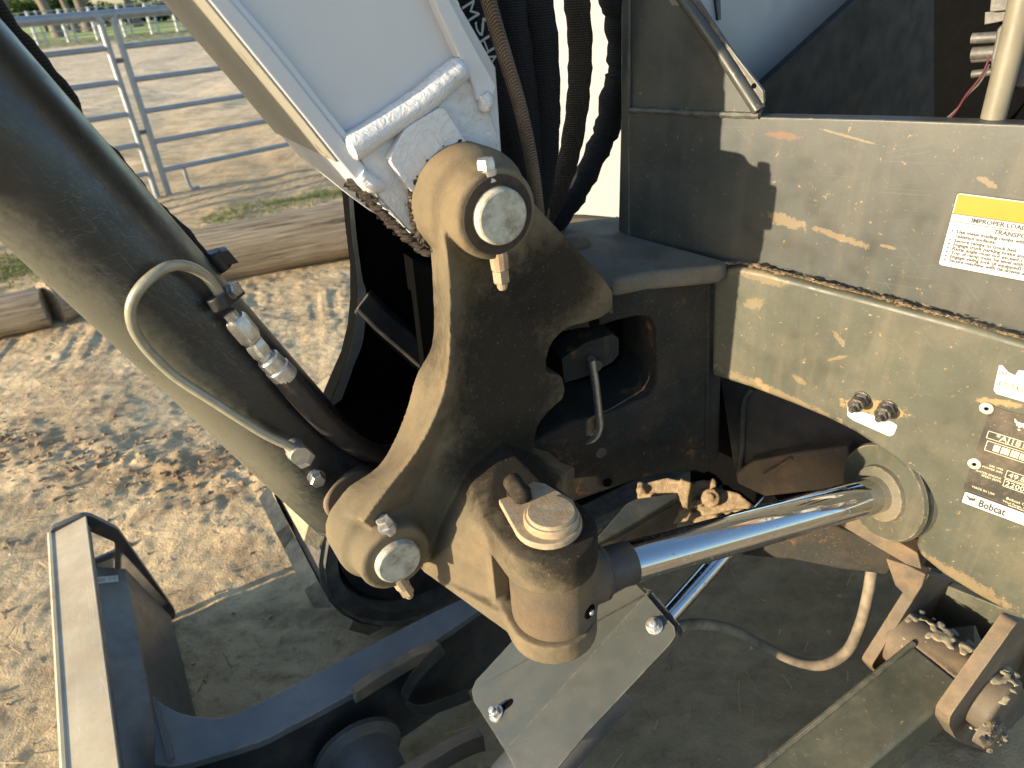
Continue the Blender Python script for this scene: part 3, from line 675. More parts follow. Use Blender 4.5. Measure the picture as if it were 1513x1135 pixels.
# stop dowel lying in the notch of the plate
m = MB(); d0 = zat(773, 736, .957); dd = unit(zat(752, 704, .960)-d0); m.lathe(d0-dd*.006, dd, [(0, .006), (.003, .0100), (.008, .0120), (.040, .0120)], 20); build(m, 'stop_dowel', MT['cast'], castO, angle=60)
m = MB(); m.lathe(zat(767, 733, .9455), Z, [(0, .0150), (.0082, .0150)], 24); build(m, 'notch_shade', MT['grease'], castO)
# king pin cover
kp = Pl(A3(0, 0, zt-.004), Z).at(853, 364)
# far plate of the casting
FAR = OFF(.345)
m = MB(); m.prism(FAR.pts([(516, 285), (521, 340), (528, 400), (528, 450), (524, 490), (514, 530), (500, 562), (488, 590), (470, 640), (520, 720), (620, 760), (760, 700), (800, 420), (700, 300)]), -aN*.035)
far_pl = build(m, 'far_side_plate', MT['hole'], castO, bevel=.004, seg=3)  # near black colour holds the shade between the plates
m = MB(); m.loft([[FAR.at(*p), FAR.at(*q), OFF(.322).at(*q), OFF(.322).at(*p)] for p, q in zip(cr(pxs('515,285 520,350 528,410 527,460 519,510 503,560 484,606'), 4), cr(pxs('521,285 527,350 535,410 541,435 537,500 523,540 505,590'), 4))]); build(m, 'plate_flange', MT['flange'], castO)
m = MB(); m.loft([[FAR.at(x-14, y+22), FAR.at(x+12, y-14), OFF(.31).at(x+8, y-8), OFF(.31).at(x-10, y+16)] for x, y in ((536, 440), (565, 470), (600, 500), (640, 535), (680, 570))]); build(m, 'plate_rib', MT['dark'], castO, bevel=.004, seg=3)

# ------------------------------------------------------------------ excavator: boom
BN = OFF(.105); W_B = .205
mb = MB()
side = pxs('244,-60 640,-60 722,110 716,150 742,236 690,330 625,372 600,345 541,287 330,20 262,-60')
e_ = BN.at(300, -20)-BN.at(545, 290); e_ = unit(e_)
mb.prism([BN.at(300, -20)+e_*1.2, BN.at(640, -60)+e_*1.15]+BN.pts([ (640, -60), (733, 100), (742, 238), (700, 330), (640, 365), (606, 340), (545, 290), (300, -20)]), -aN*W_B)
boom = build(mb, 'boom', MT['white'], EXC, bevel=.002)
boom['label'] = 'white painted boom running up out of the frame'
def strip(L0, L1, p0, p1, name, mat, par, bev=.002):
    """bar between two pixel lines, front face on plane p0, back on p1"""
    m = MB(); pr = p0.pts(L0)+p0.pts(L1[::-1]); m.prism(pr, -aN*(p1-0)); return build(m, name, mat, par, bevel=bev)
# bottom plate: its edge faces the viewer, its underside faces the sun
edgeO = pxs('189,-150 300,-8 372,80 452,178 500,238 541,286'); edgeI = pxs('222,-156 336,-6 402,72 470,158 512,212 552,262')
strip(edgeO, edgeI, OFF(.092), W_B+.026, 'bottom_plate', MT['white'], boom, .003)
strip([(x-3, y+2.4) for x, y in edgeO[:-1]], [(x+1.5, y-1) for x, y in edgeO[:-1]], OFF(.0935), W_B+.026, 'underside', MT['whitebottom'], boom, .001)
m = MB(); q0 = cr([OFF(.100).at(*p) for p in pxs('300,-50 340,0 406,76 473,161 516,214')], 4); m.tube(q0, .006, 8); build(m, 'weld_seam', MT['white'], boom)
# top plate
strip(pxs('580,-150 640,0 668,62 700,128 706,150'), pxs('604,-152 666,0 694,54 735,128 728,150'), OFF(.092), W_B+.026, 'top_plate', MT['white'], boom, .003)
# the boom goes on over the yard and carries the dipper arm and its bucket
def BZ(b_, z_, off): return P1+bN*b_+Z*(z_-P1[2])-aN*off
m = MB(); t0, t1 = BN.at(300, -20)+e_*1.14, BN.at(640, -60)+e_*1.09
m.prism([t0, t1, BZ(-1.05, 3.18, .105), BZ(-1.72, 3.22, .105), BZ(-1.74, 3.10, .105), BZ(-1.22, 2.92, .105)], -aN*W_B); build(m, 'boom_upper', MT['white'], boom, bevel=.004)
m = MB(); m.prism([BZ(-1.58, 3.42, .20), BZ(-1.82, 3.40, .20), BZ(-1.86, 3.1, .20), BZ(-1.80, 1.90, .20), BZ(-1.68, 1.88, .20), BZ(-1.55, 3.0, .20)], -aN*.14); build(m, 'dipper_arm', MT['white'], EXC, bevel=.006)
m = MB(); prof = [(-1.52, 1.98), (-1.46, 1.80), (-1.50, 1.66), (-1.62, 1.585), (-1.78, 1.60), (-1.92, 1.70)]
for o0, o1 in ((.185, .197), (.42, .432)): m.prism([BZ(b_, z_, o0) for b_, z_ in prof]+[BZ(-1.80, 1.98, o0), BZ(-1.66, 2.02, o0)], -aN*(o1-o0))
m.loft([[BZ(b_, z_, .197), BZ(b_, z_, .42), BZ(b_*.995, z_+.012, .42), BZ(b_*.995, z_+.012, .197)] for b_, z_ in prof])
for k in range(4): m.prism([BZ(-1.92, 1.70, .20+.058*k), BZ(-1.92, 1.70, .24+.058*k), BZ(-2.02, 1.755, .235+.058*k), BZ(-2.02, 1.755, .205+.058*k)], Z*.022)
build(m, 'bucket', MT['dark'], EXC, bevel=.002)
# foot: thick cast end, weld roll, square pad
m = MB(); m.prism(OFF(.098).pts(pxs('530,232 606,186 690,112 718,146 738,205 742,238 700,320 630,366 604,340 560,292 545,270')), -aN*.03); build(m, 'boom_foot', MT['whitefoot'], boom, bevel=.004, seg=3)
wr = cr([OFF(.094).at(*p) for p in pxs('513,222 535,210 580,180 625,150 660,120 688,98')], 5)
rad = [.0150*(1+.012*math.sin(i*1.9)+.03*math.sin(i*.5)) for i in range(len(wr))]; rad[0] *= .45; rad[1] *= .8; rad[-1] *= .5; rad[-2] *= .85
wr = [p-aN*.004 for p in wr]; m = MB(); m.tube(wr, rad, 16); build(m, 'weld_bead', MT['whitefoot'], boom)
wr = cr([OFF(.094).at(*p) for p in pxs('530,258 548,272 566,276')], 4); m = MB(); m.tube(wr, [.008, .009, .010, .010, .010, .009, .008, .007, .005], 10); build(m, 'weld_bead', MT['whitefoot'], boom)
wr = cr([OFF(.093).at(*p) for p in pxs('714,138 718,150 716,166')], 4); m = MB(); m.tube(wr, [.006, .007, .008, .009, .009, .009, .008, .007, .004], 10); build(m, 'weld_bead', MT['whitefoot'], boom)
m = MB(); m.prism(OFF(.084).pts(fillet(pxs('574,236 600,190 655,156 670,180 700,226 660,240 632,266 610,288'), 10, 3)), -aN*.02); build(m, 'square_pad', MT['whitefoot'], boom, bevel=.004, seg=3)
# rubbed and muddy lower edge of the foot
m = MB(); g = np.random.default_rng(5)
for k, (x, y) in enumerate(cr(pxs('520,268 545,292 570,318 595,342 618,362 634,372'), 8)):
    for j in range(9): m.blob(OFF(.10+.018*j).at(x+g.normal(0, 2), y+1+g.normal(0, 2)), .0022+.0026*g.random(), 1, .5, k*9+j, (1.8, 1, 1))
build(m, 'mud_crust', MT['grease'], boom)['kind'] = 'stuff'
m = MB()
for k in range(170):
    t = math.radians(g.uniform(85, 230)); x, y, d = frame(aN)
    q = axis_at(P1, .088)+(bN*math.cos(t)+Z*math.sin(t))*.0665; m.blob(q+g.normal(0, .0015, 3), .0012+.0032*g.random()**2.5, 1, .5, k)
build(m, 'mud_crust', MT['grease'], boom)['kind'] = 'stuff'

# ------------------------------------------------------------------ excavator: boom cylinder
CYL = OFF(.225); c0 = CYL.at(502, 718); c1 = CYL.at(50, 250); cax = unit(c1-c0); RC = .0722
mb = MB(); LC = np.linalg.norm(c1-c0)
mb.lathe(c0-cax*.085, cax, [(0, RC*.55), (.004, RC*.8), (.03, RC*.9), (.05, RC*.985), (.053, RC*.965), (.056, RC), (.06, RC), (.063, RC*.975), (.066, RC*1.0), (.072, RC), (LC+.75, RC)], 64)
cyl = build(mb, 'boom_cylinder', MT['cyl'], EXC, angle=60)
m = MB(); m.lathe(axis_at(P2, .30), aN, [(0, .044), (.15, .044)], 32); m.box((c0-cax*.08+axis_at(P2, .225))/2, cax, unit(np.cross(cax, aN)), aN, .06, .045, .05); build(m, 'cylinder_eye', MT['rust'], cyl, bevel=.006)
# the barrel goes on up and out of the frame: its gland and rod
m = MB(); m.lathe(c0+cax*(LC+.66), cax, [(0, RC*1.12), (.09, RC*1.12), (.092, RC*.62), (.45, RC*.62)], 40); build(m, 'gland', MT['dark'], cyl)
def on_cyl(px, py, R):
    """where a sight line meets a cylinder of radius R round the barrel's axis"""
    r = unit(ray(px, py)); w = CAM-c0; rp_ = r-cax*np.dot(r, cax); wp = w-cax*np.dot(w, cax)
    A_, B_, C_ = rp_@rp_, 2*rp_@wp, wp@wp-R*R; D = B_*B_-4*A_*C_
    return CAM+r*((-B_-math.sqrt(max(D, 0)))/(2*A_))
def cnorm(p): w = p-c0; return unit(w-cax*np.dot(w, cax))
tp = cr([on_cyl(x, y, RC+h) for x, y, h in ((330, 443, .016), (318, 425, .018), (304, 408, .020), (284, 396, .021), (262, 392, .021), (240, 398, .021), (215, 417, .020), (199, 438, .019), (193, 460, .018), (198, 486, .016), (214, 512, .014), (240, 540, .013), (268, 563, .013), (310, 590, .013), (350, 616, .014), (392, 642, .016), (425, 658, .018), (441, 668, .018))], 5)
m = MB(); m.tube(tp, .0059, 14); build(m, 'steel_line', MT['tube'], cyl)
# clamp, bolt, nuts, ferrule and hose
def seg_on(a, b, h): return on_cyl(*a, RC+h), on_cyl(*b, RC+h)
p, q = seg_on((316, 452), (334, 440), .014); d = unit(on_cyl(350, 480, RC+.016)-on_cyl(318, 430, RC+.016))
m = MB(); o = on_cyl(324, 446, RC+.016); m.lathe(o-d*.008, d, [(0, .0105), (.001, .0118), (.015, .0118), (.016, .0105)], 20); m.box(on_cyl(336, 437, RC+.010), d, unit(np.cross(cnorm(o), d)), cnorm(o), .008, .016, .010); build(m, 'line_clamp', MT['black'], cyl, bevel=.001)
o = on_cyl(343, 430, RC+.020); m = MB(); m.lathe(o-cnorm(o)*.004, cnorm(o), [(0, .0095), (.004, .0095)], 20); m.hex(o, unit(cnorm(o)+cax*.15), .0088, .009, .25); build(m, 'clamp_bolt', MT['steel'], cyl, angle=25)
def along(px0, px1, h, prof, n, name, mat, a0=0):
    o = on_cyl(*px0, RC+h); e = on_cyl(*px1, RC+h); L = np.linalg.norm(e-o); dd = unit(e-o); mm = MB()
    mm.lathe(o, dd, [(t*L, r) for t, r in prof], n, hint=cnorm(o), a0=a0); return build(mm, name, mat, cyl, angle=28)
along((338, 462), (352, 478), .017, [(0, .0078), (.5, .0078), (1, .0088)], 18, 'fitting_neck', MT['steel'])
along((346, 470), (373, 502), .017, [(0, .0120), (.12, .0142), (.85, .0142), (1, .0122)], 6, 'union_nut', MT['zinc'], .3)
along((369, 499), (382, 514), .017, [(0, .0085), (1, .0085)], 18, 'fitting_neck', MT['steel'])
along((373, 505), (388, 523), .017, [(0, .0115), (.2, .0128), (.8, .0128), (1, .0115)], 6, 'union_nut', MT['zinc'], .1)
along((386, 521), (402, 538), .017, [(0, .0088), (.3, .0105), (.4, .0095), (1, .0110)], 18, 'fitting_neck', MT['steel'])
along((394, 528), (424, 558), .018, [(0, .0125), (.06, .0142), (.45, .0146), (.50, .0160), (.96, .0160), (1, .0145)], 28, 'hose_ferrule', MT['zinc'])
hp = cr([on_cyl(414, 548, RC+.018), on_cyl(440, 580, RC+.018), on_cyl(470, 613, RC+.017), on_cyl(500, 640, RC+.015), OFF(.17).at(530, 660), OFF(.20).at(560, 672), OFF(.23).at(590, 668)], 6)
m = MB(); m.tube(hp, .0152, 18); build(m, 'pressure_hose', MT['rubber'], cyl)
o = on_cyl(440, 668, RC+.016); m = MB(); m.lathe(o-cnorm(o)*.018, cnorm(o), [(0, .0125), (.03, .0125)], 16); m.hex(on_cyl(434, 664, RC+.014), unit(on_cyl(466, 690, RC+.014)-on_cyl(434, 664, RC+.014)), .0140, .028, .1); build(m, 'elbow_fitting', MT['zinc'], cyl, angle=28)
o = on_cyl(468, 706, RC+.004); m = MB(); m.lathe(o-cnorm(o)*.006, cnorm(o), [(0, .012), (.006, .012)], 20); m.hex(o, cnorm(o), .0105, .011, .2); build(m, 'port_bolt', MT['steel'], cyl, angle=25)
# sleeved hose along the far upper side of the barrel
hq = []
for x, y in pxs('-60,-60 0,30 40,78 75,120 98,152 112,190 140,215 168,240 190,268 215,298 240,322 262,340 290,372 316,392'):
    hq.append(OFF(.265).at(x-8, y+7))
hq = cr(hq, 5); m = MB(); m.tube(hq, [.0195+.0008*math.sin(i*.8)+.0006*math.sin(i*1.7) for i in range(len(hq))], 14); build(m, 'sleeved_hose', MT['sleeve'], cyl)
m = MB(); o = OFF(.240).at(322, 386); m.lathe(o-cax*.012, cax, [(0, .012), (.024, .012)], 16); m.box(o+bN*.006+Z*.004, cax, bN, aN, .010, .012, .010); build(m, 'hose_clamp', MT['black'], cyl, bevel=.0015)
for x, y in pxs('304,518 320,560 300,640'):
    pass
# ------------------------------------------------------------------ excavator: hoses behind the boom
def hose(pts, r, name, mat, off=(.22, .22), n=14, wob=0, flat=1.0, seed=0, k=6):
    m_ = len(pts); P = [OFF(off[0]+(off[1]-off[0])*i/(m_-1)).at(*p) for i, p in enumerate(pts)]
    P = cr(P, k); g = np.random.default_rng(seed); R = r if hasattr(r, '__len__') else [r, r]
    rr = [np.interp(i/(len(P)-1), np.linspace(0, 1, len(R)), R) for i in range(len(P))]
    w = np.cumsum(g.normal(0, 1, len(P))); rr = [q*(1+wob*(math.sin(i*1.3+seed)+.6*math.sin(i*2.9+1))) for i, q in enumerate(rr)]
    mm = MB(); mm.tube(P, rr, n, flat, hint=aN); return build(mm, name, mat, EXC)
hose(pxs('600,-260 690,-40 716,60 742,140 762,220 775,300 780,360'), .021, 'sleeved_hose', MT['sleeve'], (.17, .21), wob=.04, seed=1)
hose(pxs('640,-260 706,-60 727,20 748,90 766,150 780,210 790,270 797,330'), .0085, 'braided_hose', MT['braid'], (.088, .112))
hose(pxs('660,-260 742,-40 758,40 770,120 778,200 784,290 786,360'), .021, 'sleeved_hose', MT['sleeve'], (.20, .24), wob=.03, seed=2)
hose(pxs('700,-260 778,-40 797,40 803,120 804,180 800,240 788,310 775,370'), .0235, 'sleeved_hose', MT['sleeve'], (.20, .25), wob=.03, seed=3)
hose(pxs('790,-260 846,-60 852,0 857,60 856,120 850,180 838,240 816,300 790,350'), [.0185, .0185, .0175, .017], 'dusty_sleeved_hose', MT['sleeve_dusty'], (.24, .30), wob=.05, seed=4)
hose(pxs('800,-260 886,-60 911,0 918,50 919,105 908,140 897,190 880,228 858,275 832,315 800,352'), [.0235, .0240, .0225, .0190, .0180], 'sleeved_hose', MT['sleeve'], (.25, .32), wob=.09, seed=5)
def letters(lines, name, mat, par, font_scale=1.0, bold=0.0):
    """lines: (text, size, origin, ex, ey, align, width) -> one flat mesh"""
    mb = MB()
    for tx, size, o, ex, ey, al, wid in lines:
        fc = bpy.data.curves.new('t', 'FONT'); fc.body = tx; fc.size = size; fc.align_x = al; fc.resolution_u = 2; fc.offset = bold*size
        ob = bpy.data.objects.new('t', fc); SC.collection.objects.link(ob)
        dg = bpy.context.evaluated_depsgraph_get(); me = ob.evaluated_get(dg).to_mesh()
        sx = 1.0
        if wid:
            xs = [v.co.x for v in me.vertices]; sx = wid/max(max(xs)-min(xs), 1e-6)
        mb.add([np.asarray(o)+np.asarray(ex)*v.co.x*sx+np.asarray(ey)*v.co.y for v in me.vertices], [list(p.vertices) for p in me.polygons])
        ob.evaluated_get(dg).to_mesh_clear(); bpy.data.objects.remove(ob); bpy.data.curves.remove(fc)
    return build(mb, name, mat, par, flat=True, recalc=False)
# white print running down the first sleeved hose
LP = OFF(.138)
_o = [LP.at(*p) for p in pxs('681,8 699,32 704,60 712,84')]
_dn = unit(LP.at(718, 92)-LP.at(684, 8)); _sd = unit(np.cross(aN, _dn))
letters([(c, .026, o, _dn, _sd, 'LEFT', .017) for c, o in zip('MSHA', _o)], 'hose_print', MT['inkgrey'], EXC)

# ------------------------------------------------------------------ excavator: house front
def HO(d): return PHS.off(d)                              # + towards the viewer
TOPZ = HO(0).at(1130, 172)
mb = MB(); face = fillet(HO(0).pts(pxs('921,166 1126,173 1300,177 1760,193 1820,600 1300,441 1050,384 921,353')), [.0, .0, 0, 0, 0, 0, 0, .008], 3)
mb.prism(face, -hN*.03)
front = build(mb, 'front_panel', MT['grey'], EXC, bevel=.013, seg=5)
# level ledge behind the rounded top edge
m = MB(); m.prism([p-hN*.031-Z*.16 for p in HO(0).pts(pxs('930,166 1126,173 1300,177 1600,188'))]+[p-hN*.30-Z*.16 for p in HO(0).pts(pxs('1600,188 1300,177 1126,173 930,166'))], -Z*.02); build(m, 'ledge', MT['hole'], front)
m = MB(); m.prism(HO(.002).pts(pxs('917,-60 931,-60 930,166 930,356 920,352 913,340 917,166')), -hN*.04); build(m, 'edge_bar', MT['grey'], front, bevel=.003)
# gusset with rolled edge and seam weld
gus = HO(-.004)
m = MB(); m.prism(gus.pts(pxs('930,-60 955,-60 1006,-6 1112,148 1122,168 930,160')), -hN*.012); gusset = build(m, 'gusset', MT['grey'], front, bevel=.002)
m = MB(); rl0 = cr(gus.off(.004).pts(pxs('955,-72 1003,-12 1058,66 1100,130 1122,164')), 5); m.tube(rl0, .0105, 12, .8); m.prism(gus.off(.003).pts(pxs('1000,-20 1016,-24 1076,66 1128,134 1129,150 1122,172 1110,160')), -hN*.006); build(m, 'rolled_edge', MT['grey'], front, bevel=.002)
m = MB(); m.lathe(gus.off(.0032).at(1114, 127), hN, [(0, .0035), (.0005, .0035)], 16); build(m, 'drain_hole', MT['hole'], front)
m = MB(); wl = cr(HO(.001).pts(pxs('931,163 980,165 1030,168 1080,170 1122,171')), 6); m.tube(wl, [.0045+.0006*math.sin(i*2.1) for i in range(len(wl))], 8); build(m, 'weld_seam', MT['grey'], front)
# side covers behind the gusset
m = MB(); SC1 = Pl(HO(-.16).at(1122, 160), A3(.53, -.83, .16)); SC2 = Pl(HO(-.07).at(1122, 165), A3(.60, -.80, .0)); m.prism(SC1.pts(pxs('930,-110 1380,-110 1262,-2 1120,128 1105,190 1060,100')), -SC1.n*.012); build(m, 'grey_side_cover', MT['panelgrey'], front, bevel=.002)
m = MB(); m.prism(SC1.pts(pxs('1056,-60 1054,0 1058,30 1062,30 1060,-60')), SC1.n*.004); build(m, 'cover_seam', MT['black'], front)
m = MB(); m.prism(SC2.pts(pxs('1118,132 1262,0 1370,-110 1472,-110 1455,60 1447,178 1440,230 1100,230')), -SC2.n*.012); build(m, 'black_side_cover', MT['panelblack'], front, bevel=.002)
# works seen past the covers at the far right
m = MB(); m.prism(HO(-.16).pts(pxs('1380,-160 1800,-160 1800,260 1380,260')), -hN*.01); build(m, 'bulkhead', MT['hole'], front)  # near black sheet stands in for the shaded gaps here
m = MB(); m.prism(HO(-.10).pts(fillet(pxs('1468,-40 1500,-40 1500,14 1462,18'), 4)), -hN*.05); m.prism(HO(-.11).pts(pxs('1455,18 1495,14 1490,30 1454,37')), -hN*.04); build(m, 'valve_block', MT['greyblk'], front, bevel=.003)
m = MB(); m.prism(HO(-.075).pts(fillet(pxs('1472,44 1484,32 1500,28 1530,40 1530,112 1472,126 1463,108 1464,86 1470,60'), 5)), -hN*.05); build(m, 'pump_housing', MT['greyblk'], front, bevel=.006, seg=3)
for y0, y1, rr in ((57, 55, .006), (80, 77, .0075), (88, 85, .004), (110, 105, .0045)):
    m = MB(); m.tube([HO(-.09).at(1436, y0), HO(-.09).at(1474, y1)], rr, 12); build(m, 'union', MT['greyblk'], front)
m = MB(); m.prism(HO(-.06).pts(pxs('1492,70 1560,60 1560,138 1484,130')), -hN*.05); build(m, 'pale_bracket', MT['greyblk'], front, bevel=.004)
m = MB(); pp = [HO(-.030).at(1530, -90), HO(-.030).at(1496, 60), HO(-.030).at(1467, 176)]; m.tube(cr(pp, 4), .0125, 20); build(m, 'cream_pipe', MT['cream'], front)
m = MB(); m.lathe(HO(-.030).at(1466, 182)-Z*.02, Z, [(0, .014), (.024, .014), (.025, .013)], 20); build(m, 'pipe_collar', MT['black'], front)
for k, w in enumerate(('1463,82 1450,112 1428,140 1412,165 1400,178', '1462,95 1448,122 1430,140 1415,160 1398,176')):
    m = MB(); m.tube(cr(HO(-.029-.002*k).pts(pxs(w)), 6), .0011, 6); build(m, 'wire', MT['maroon' if k == 0 else 'greyblk'], front)
# lower frame plate with the arched opening for the swing cylinder
FO = HO(.022)
lowpx = pxs('1052,398 1094,395 1130,402 1300,446 1420,478 1720,566 1740,1010 1513,920 1440,880 1392,850 1358,822 1352,806 1361,775 1359,735 1346,704 1324,682 1292,660 1262,640 1220,619 1170,598 1108,574 1050,556')
mb = MB(); mb.prism(FO.pts(lowpx), -hN*.040)
fplate = build(mb, 'frame_plate', MT['frame'], EXC, bevel=.009, seg=4)
m = MB(); m.prism([p-hN*.036 for p in FO.pts(pxs('1352,815 1392,850 1440,880 1513,920 1740,1010'))]+[p-hN*.16 for p in FO.pts(pxs('1740,1010 1513,920 1440,880 1392,850 1352,815'))], Z*.02); build(m, 'frame_floor', MT['frame'], fplate, bevel=.003)
# crust of dry dirt lying in the joint above the plate
m = MB(); g = np.random.default_rng(11)
for k in range(1500):
    s = g.random(); x = 1070+s*470; y = np.interp(x, [1058, 1094, 1130, 1300, 1420, 1720], [392, 392, 399, 443, 476, 566])-2
    dens = .5+.5*math.sin(s*23)*math.sin(s*57+1)
    wgt = (.0007+.0020*g.random()**3)*(1.1 if s < .7 else .7)*(.7+.6*dens)
    if g.random() < .35+.65*dens: m.blob(HO(.010+.013*g.random()).at(x, y+g.normal(0, 1.0)-1.4), wgt, 1, .45, k, (1.8, 1.6, .45))
crust = build(m, 'dirt_crust', MT['mud'], fplate); crust['kind'] = 'stuff'
# yellow topped warning label
WL = HO(.0008)
tl, bl = WL.at(1405, 284), WL.at(1387, 391); Hh = (tl-bl)[2]; ex, ey = tH, Z
o0 = bl.copy(); wid = .21
def rect(o, x0, y0, x1, y1, d=0): return [o+ex*x0+ey*y0+hN*d, o+ex*x1+ey*y0+hN*d, o+ex*x1+ey*y1+hN*d, o+ex*x0+ey*y1+hN*d]
m = MB(); m.prism(fillet(rect(o0, -.0012, -.0012, wid+.0012, Hh+.0012), .004, 3), -hN*.0008); lab = build(m, 'warning_label', MT['ink'], EXC, flat=True); lab['label'] = 'warning label with yellow band on the front panel'
m = MB(); m.prism(fillet(rect(o0, 0, 0, wid, Hh, .0004), .0035, 3), -hN*.0004); build(m, 'label_film', MT['labelwhite'], lab, flat=True)
m = MB(); m.prism(rect(o0, .001, Hh*.725, wid-.001, Hh-.001, .0007), -hN*.0003); build(m, 'yellow_band', MT['yellow'], lab, flat=True)
m = MB()
for yy in (.728, .625): m.prism(rect(o0, 0, Hh*yy-.0004, wid, Hh*yy+.0004, .0009), -hN*.0002)
for k, yy in enumerate((.497, .372, .316, .260, .204, .148, .092)): m.prism([o0+ex*(.0050+.0011*math.cos(t*math.pi/4))+ey*(Hh*yy+.0011*math.sin(t*math.pi/4))+hN*.0009 for t in range(8)], -hN*.0002)
build(m, 'rule_line', MT['ink'], lab, flat=True)
s1 = Hh*.072; s2 = Hh*.056
L = [('IMPROPER LOADING, UNLOADING AND', s1*1.15, o0+ex*.021+ey*Hh*.650+hN*.001, ex, ey, 'LEFT', 0), ('TRANSPORTING CAN CAUSE', s1*1.15, o0+ex*.046+ey*Hh*.545+hN*.001, ex, ey, 'LEFT', 0)]
for tx, yy in (('Use metal loading ramps with sides and slip', .478), ('resistant surfaces.', .416), ('Secure ramps to truck bed.', .353), ('Engage truck parking brake and block truck tires.', .297), ('Ramp angle must not exceed 15°.', .241), ('Top of ramp must be level with truck bed.', .185), ('Engage swing lock (if equipped).', .129), ('Secure machine with tie downs and block tracks.', .073)):
    L.append((tx, s2*1.18, o0+ex*.0095+ey*Hh*yy+hN*.001, ex, ey, 'LEFT', 0))
letters(L, 'lettering', MT['ink'], lab, bold=.028)
# two studs with nuts and the small white label below them
for x, y in ((1273, 590), (1312, 603)):
    o = FO.at(x, y); m = MB(); m.lathe(o, hN, [(0, .0125), (.002, .0125)], 24); m.hex(o+hN*.001, hN, .0118, .008, .15); m.lathe(o+hN*.009, hN, [(0, .0088), (.010, .0088), (.0105, .0078)], 20); m.lathe(o+hN*.0195, hN, [(0, .0105), (.0022, .0105)], 20); m.hex(o+hN*.0217, hN, .0080, .006, .15); m.lathe(o+hN*.0277, hN, [(0, .0045), (.008, .0045), (.009, .0035)], 14)
    build(m, 'stud_nut', MT['stud'], fplate, angle=25)
m = MB(); m.prism(FO.off(.0008).pts(fillet(pxs('1252,601 1319,624 1326,629 1321,642 1314,645 1262,622 1252,615'), 2, 2)), -hN*.0008); sl_ = build(m, 'port_label', MT['labelwhite'], EXC, flat=True)
m = MB()
for q in ('1252,613 1286,626 1286,627 1252,614', '1286,626 1321,640 1321,641 1286,627', '1286,615 1287,615 1286,627 1285,627'): m.prism(FO.off(.0010).pts(pxs(q)), -hN*.0002)
for cx, cy in ((1262, 612), (1270, 612), (1279, 618), (1298, 625), (1306, 630), (1314, 631)):
    m.lathe(FO.off(.0008).at(cx, cy), hN, [(0, .0014), (.0002, .0014)], 10)
build(m, 'rule_line', MT['inkgrey'], sl_, flat=True)
o = FO.off(.0011); letters([('5008', .0058, o.at(1262, 608), tH, Z, 'LEFT', 0)], 'lettering', MT['inkgrey'], sl_); letters([('5009', .0058, o.at(1299, 622), tH, Z, 'LEFT', 0)], 'lettering', MT['inkgrey'], sl_)
# torn white label above the serial plate
tLb = FO.off(.0008); m = MB(); m.prism(tLb.pts(pxs('1476,540 1481,540 1490,550 1500,555 1505,547 1620,566 1620,620 1540,602 1472,582 1468,576')), -hN*.0008); tl_ = build(m, 'torn_label', MT['labelwhite'], EXC, flat=True)
m = MB(); m.prism(tLb.off(.0003).pts(pxs('1474,561 1620,598 1620,612 1472,571')), -hN*.0002); build(m, 'grey_band', MT['inkgrey'], tl_, flat=True)
o = tLb.off(.0006); letters([('0591', .0060, o.at(1475, 552), tH, Z, 'LEFT', 0), ('DELTA', .0068, o.at(1475, 569), tH, Z, 'LEFT', 0)], 'lettering', MT['ink'], tl_)
o = tLb.off(.0007); letters([('DELTA', .0062, o.at(1476, 569.5), tH, Z, 'LEFT', 0)], 'lettering', MT['labelwhite'], tl_)
# serial plate with rivets, and the maker's sign below it
SPp = FO.off(.0015); o1 = SPp.at(1423, 722); h1 = (SPp.at(1450, 596)-o1)[2]
ex = tH; m = MB(); m.prism(rect(o1, 0, 0, .19, h1), -hN*.0015); sp_ = build(m, 'serial_plate', MT['plateblack'], EXC, bevel=.0004, label='black riveted serial number plate on the frame plate')
for x, y in ((1458, 603), (1440, 685)):
    o = SPp.at(x, y); m = MB(); m.lathe(o, hN, [(0, .0078), (.0015, .0078), (.0022, .0070), (.0024, .003), (.0008, .0024)], 28); build(m, 'rivet', MT['pin'], sp_, angle=60)
    m = MB(); m.lathe(o+hN*.0022, hN, [(0, .0022), (.0005, .0022)], 12); build(m, 'rivet_hole', MT['hole'], sp_)
q = SPp.off(.0005)
def box_lines(m, p, x1, th=.0006):
    a_ = q.at(*p[0]); b_ = q.at(*p[1]); hh = (a_-b_)[2]
    def R(x0, y0, x2, y2): m.prism([b_+ex*x0+Z*y0, b_+ex*x2+Z*y0, b_+ex*x2+Z*y2, b_+ex*x0+Z*y2], -hN*.0003)
    R(0, 0, x1, th); R(0, hh-th, x1, hh); R(0, th, th, hh-th); R(x1-th, th, x1, hh-th)
m = MB(); box_lines(m, ((1459, 636), (1457, 647)), .12); box_lines(m, ((1456, 650), (1454, 665)), .12); box_lines(m, ((1486, 694), (1484, 706)), .028); box_lines(m, ((1483, 707), (1481, 718)), .030)
g = np.random.default_rng(3); xx = .0085; b0 = q.at(1454, 665); hb = (q.at(1456, 650)-b0)[2]
for k in range(26):
    w = (.0030, .0014, .0022, .0009)[g.integers(4)] if k else .0065
    m.prism([b0+ex*xx+Z*hb*.2, b0+ex*(xx+w)+Z*hb*.2, b0+ex*(xx+w)+Z*hb*.82, b0+ex*xx+Z*hb*.82], -hN*.0003); xx += w+(.0008, .0014, .0018)[g.integers(3)]
build(m, 'plate_rule', MT['plateprint'], sp_, flat=True)
def T(tx, size, x, y, al='LEFT', w=0): return (tx, size, q.at(x, y), ex, Z, al, w)
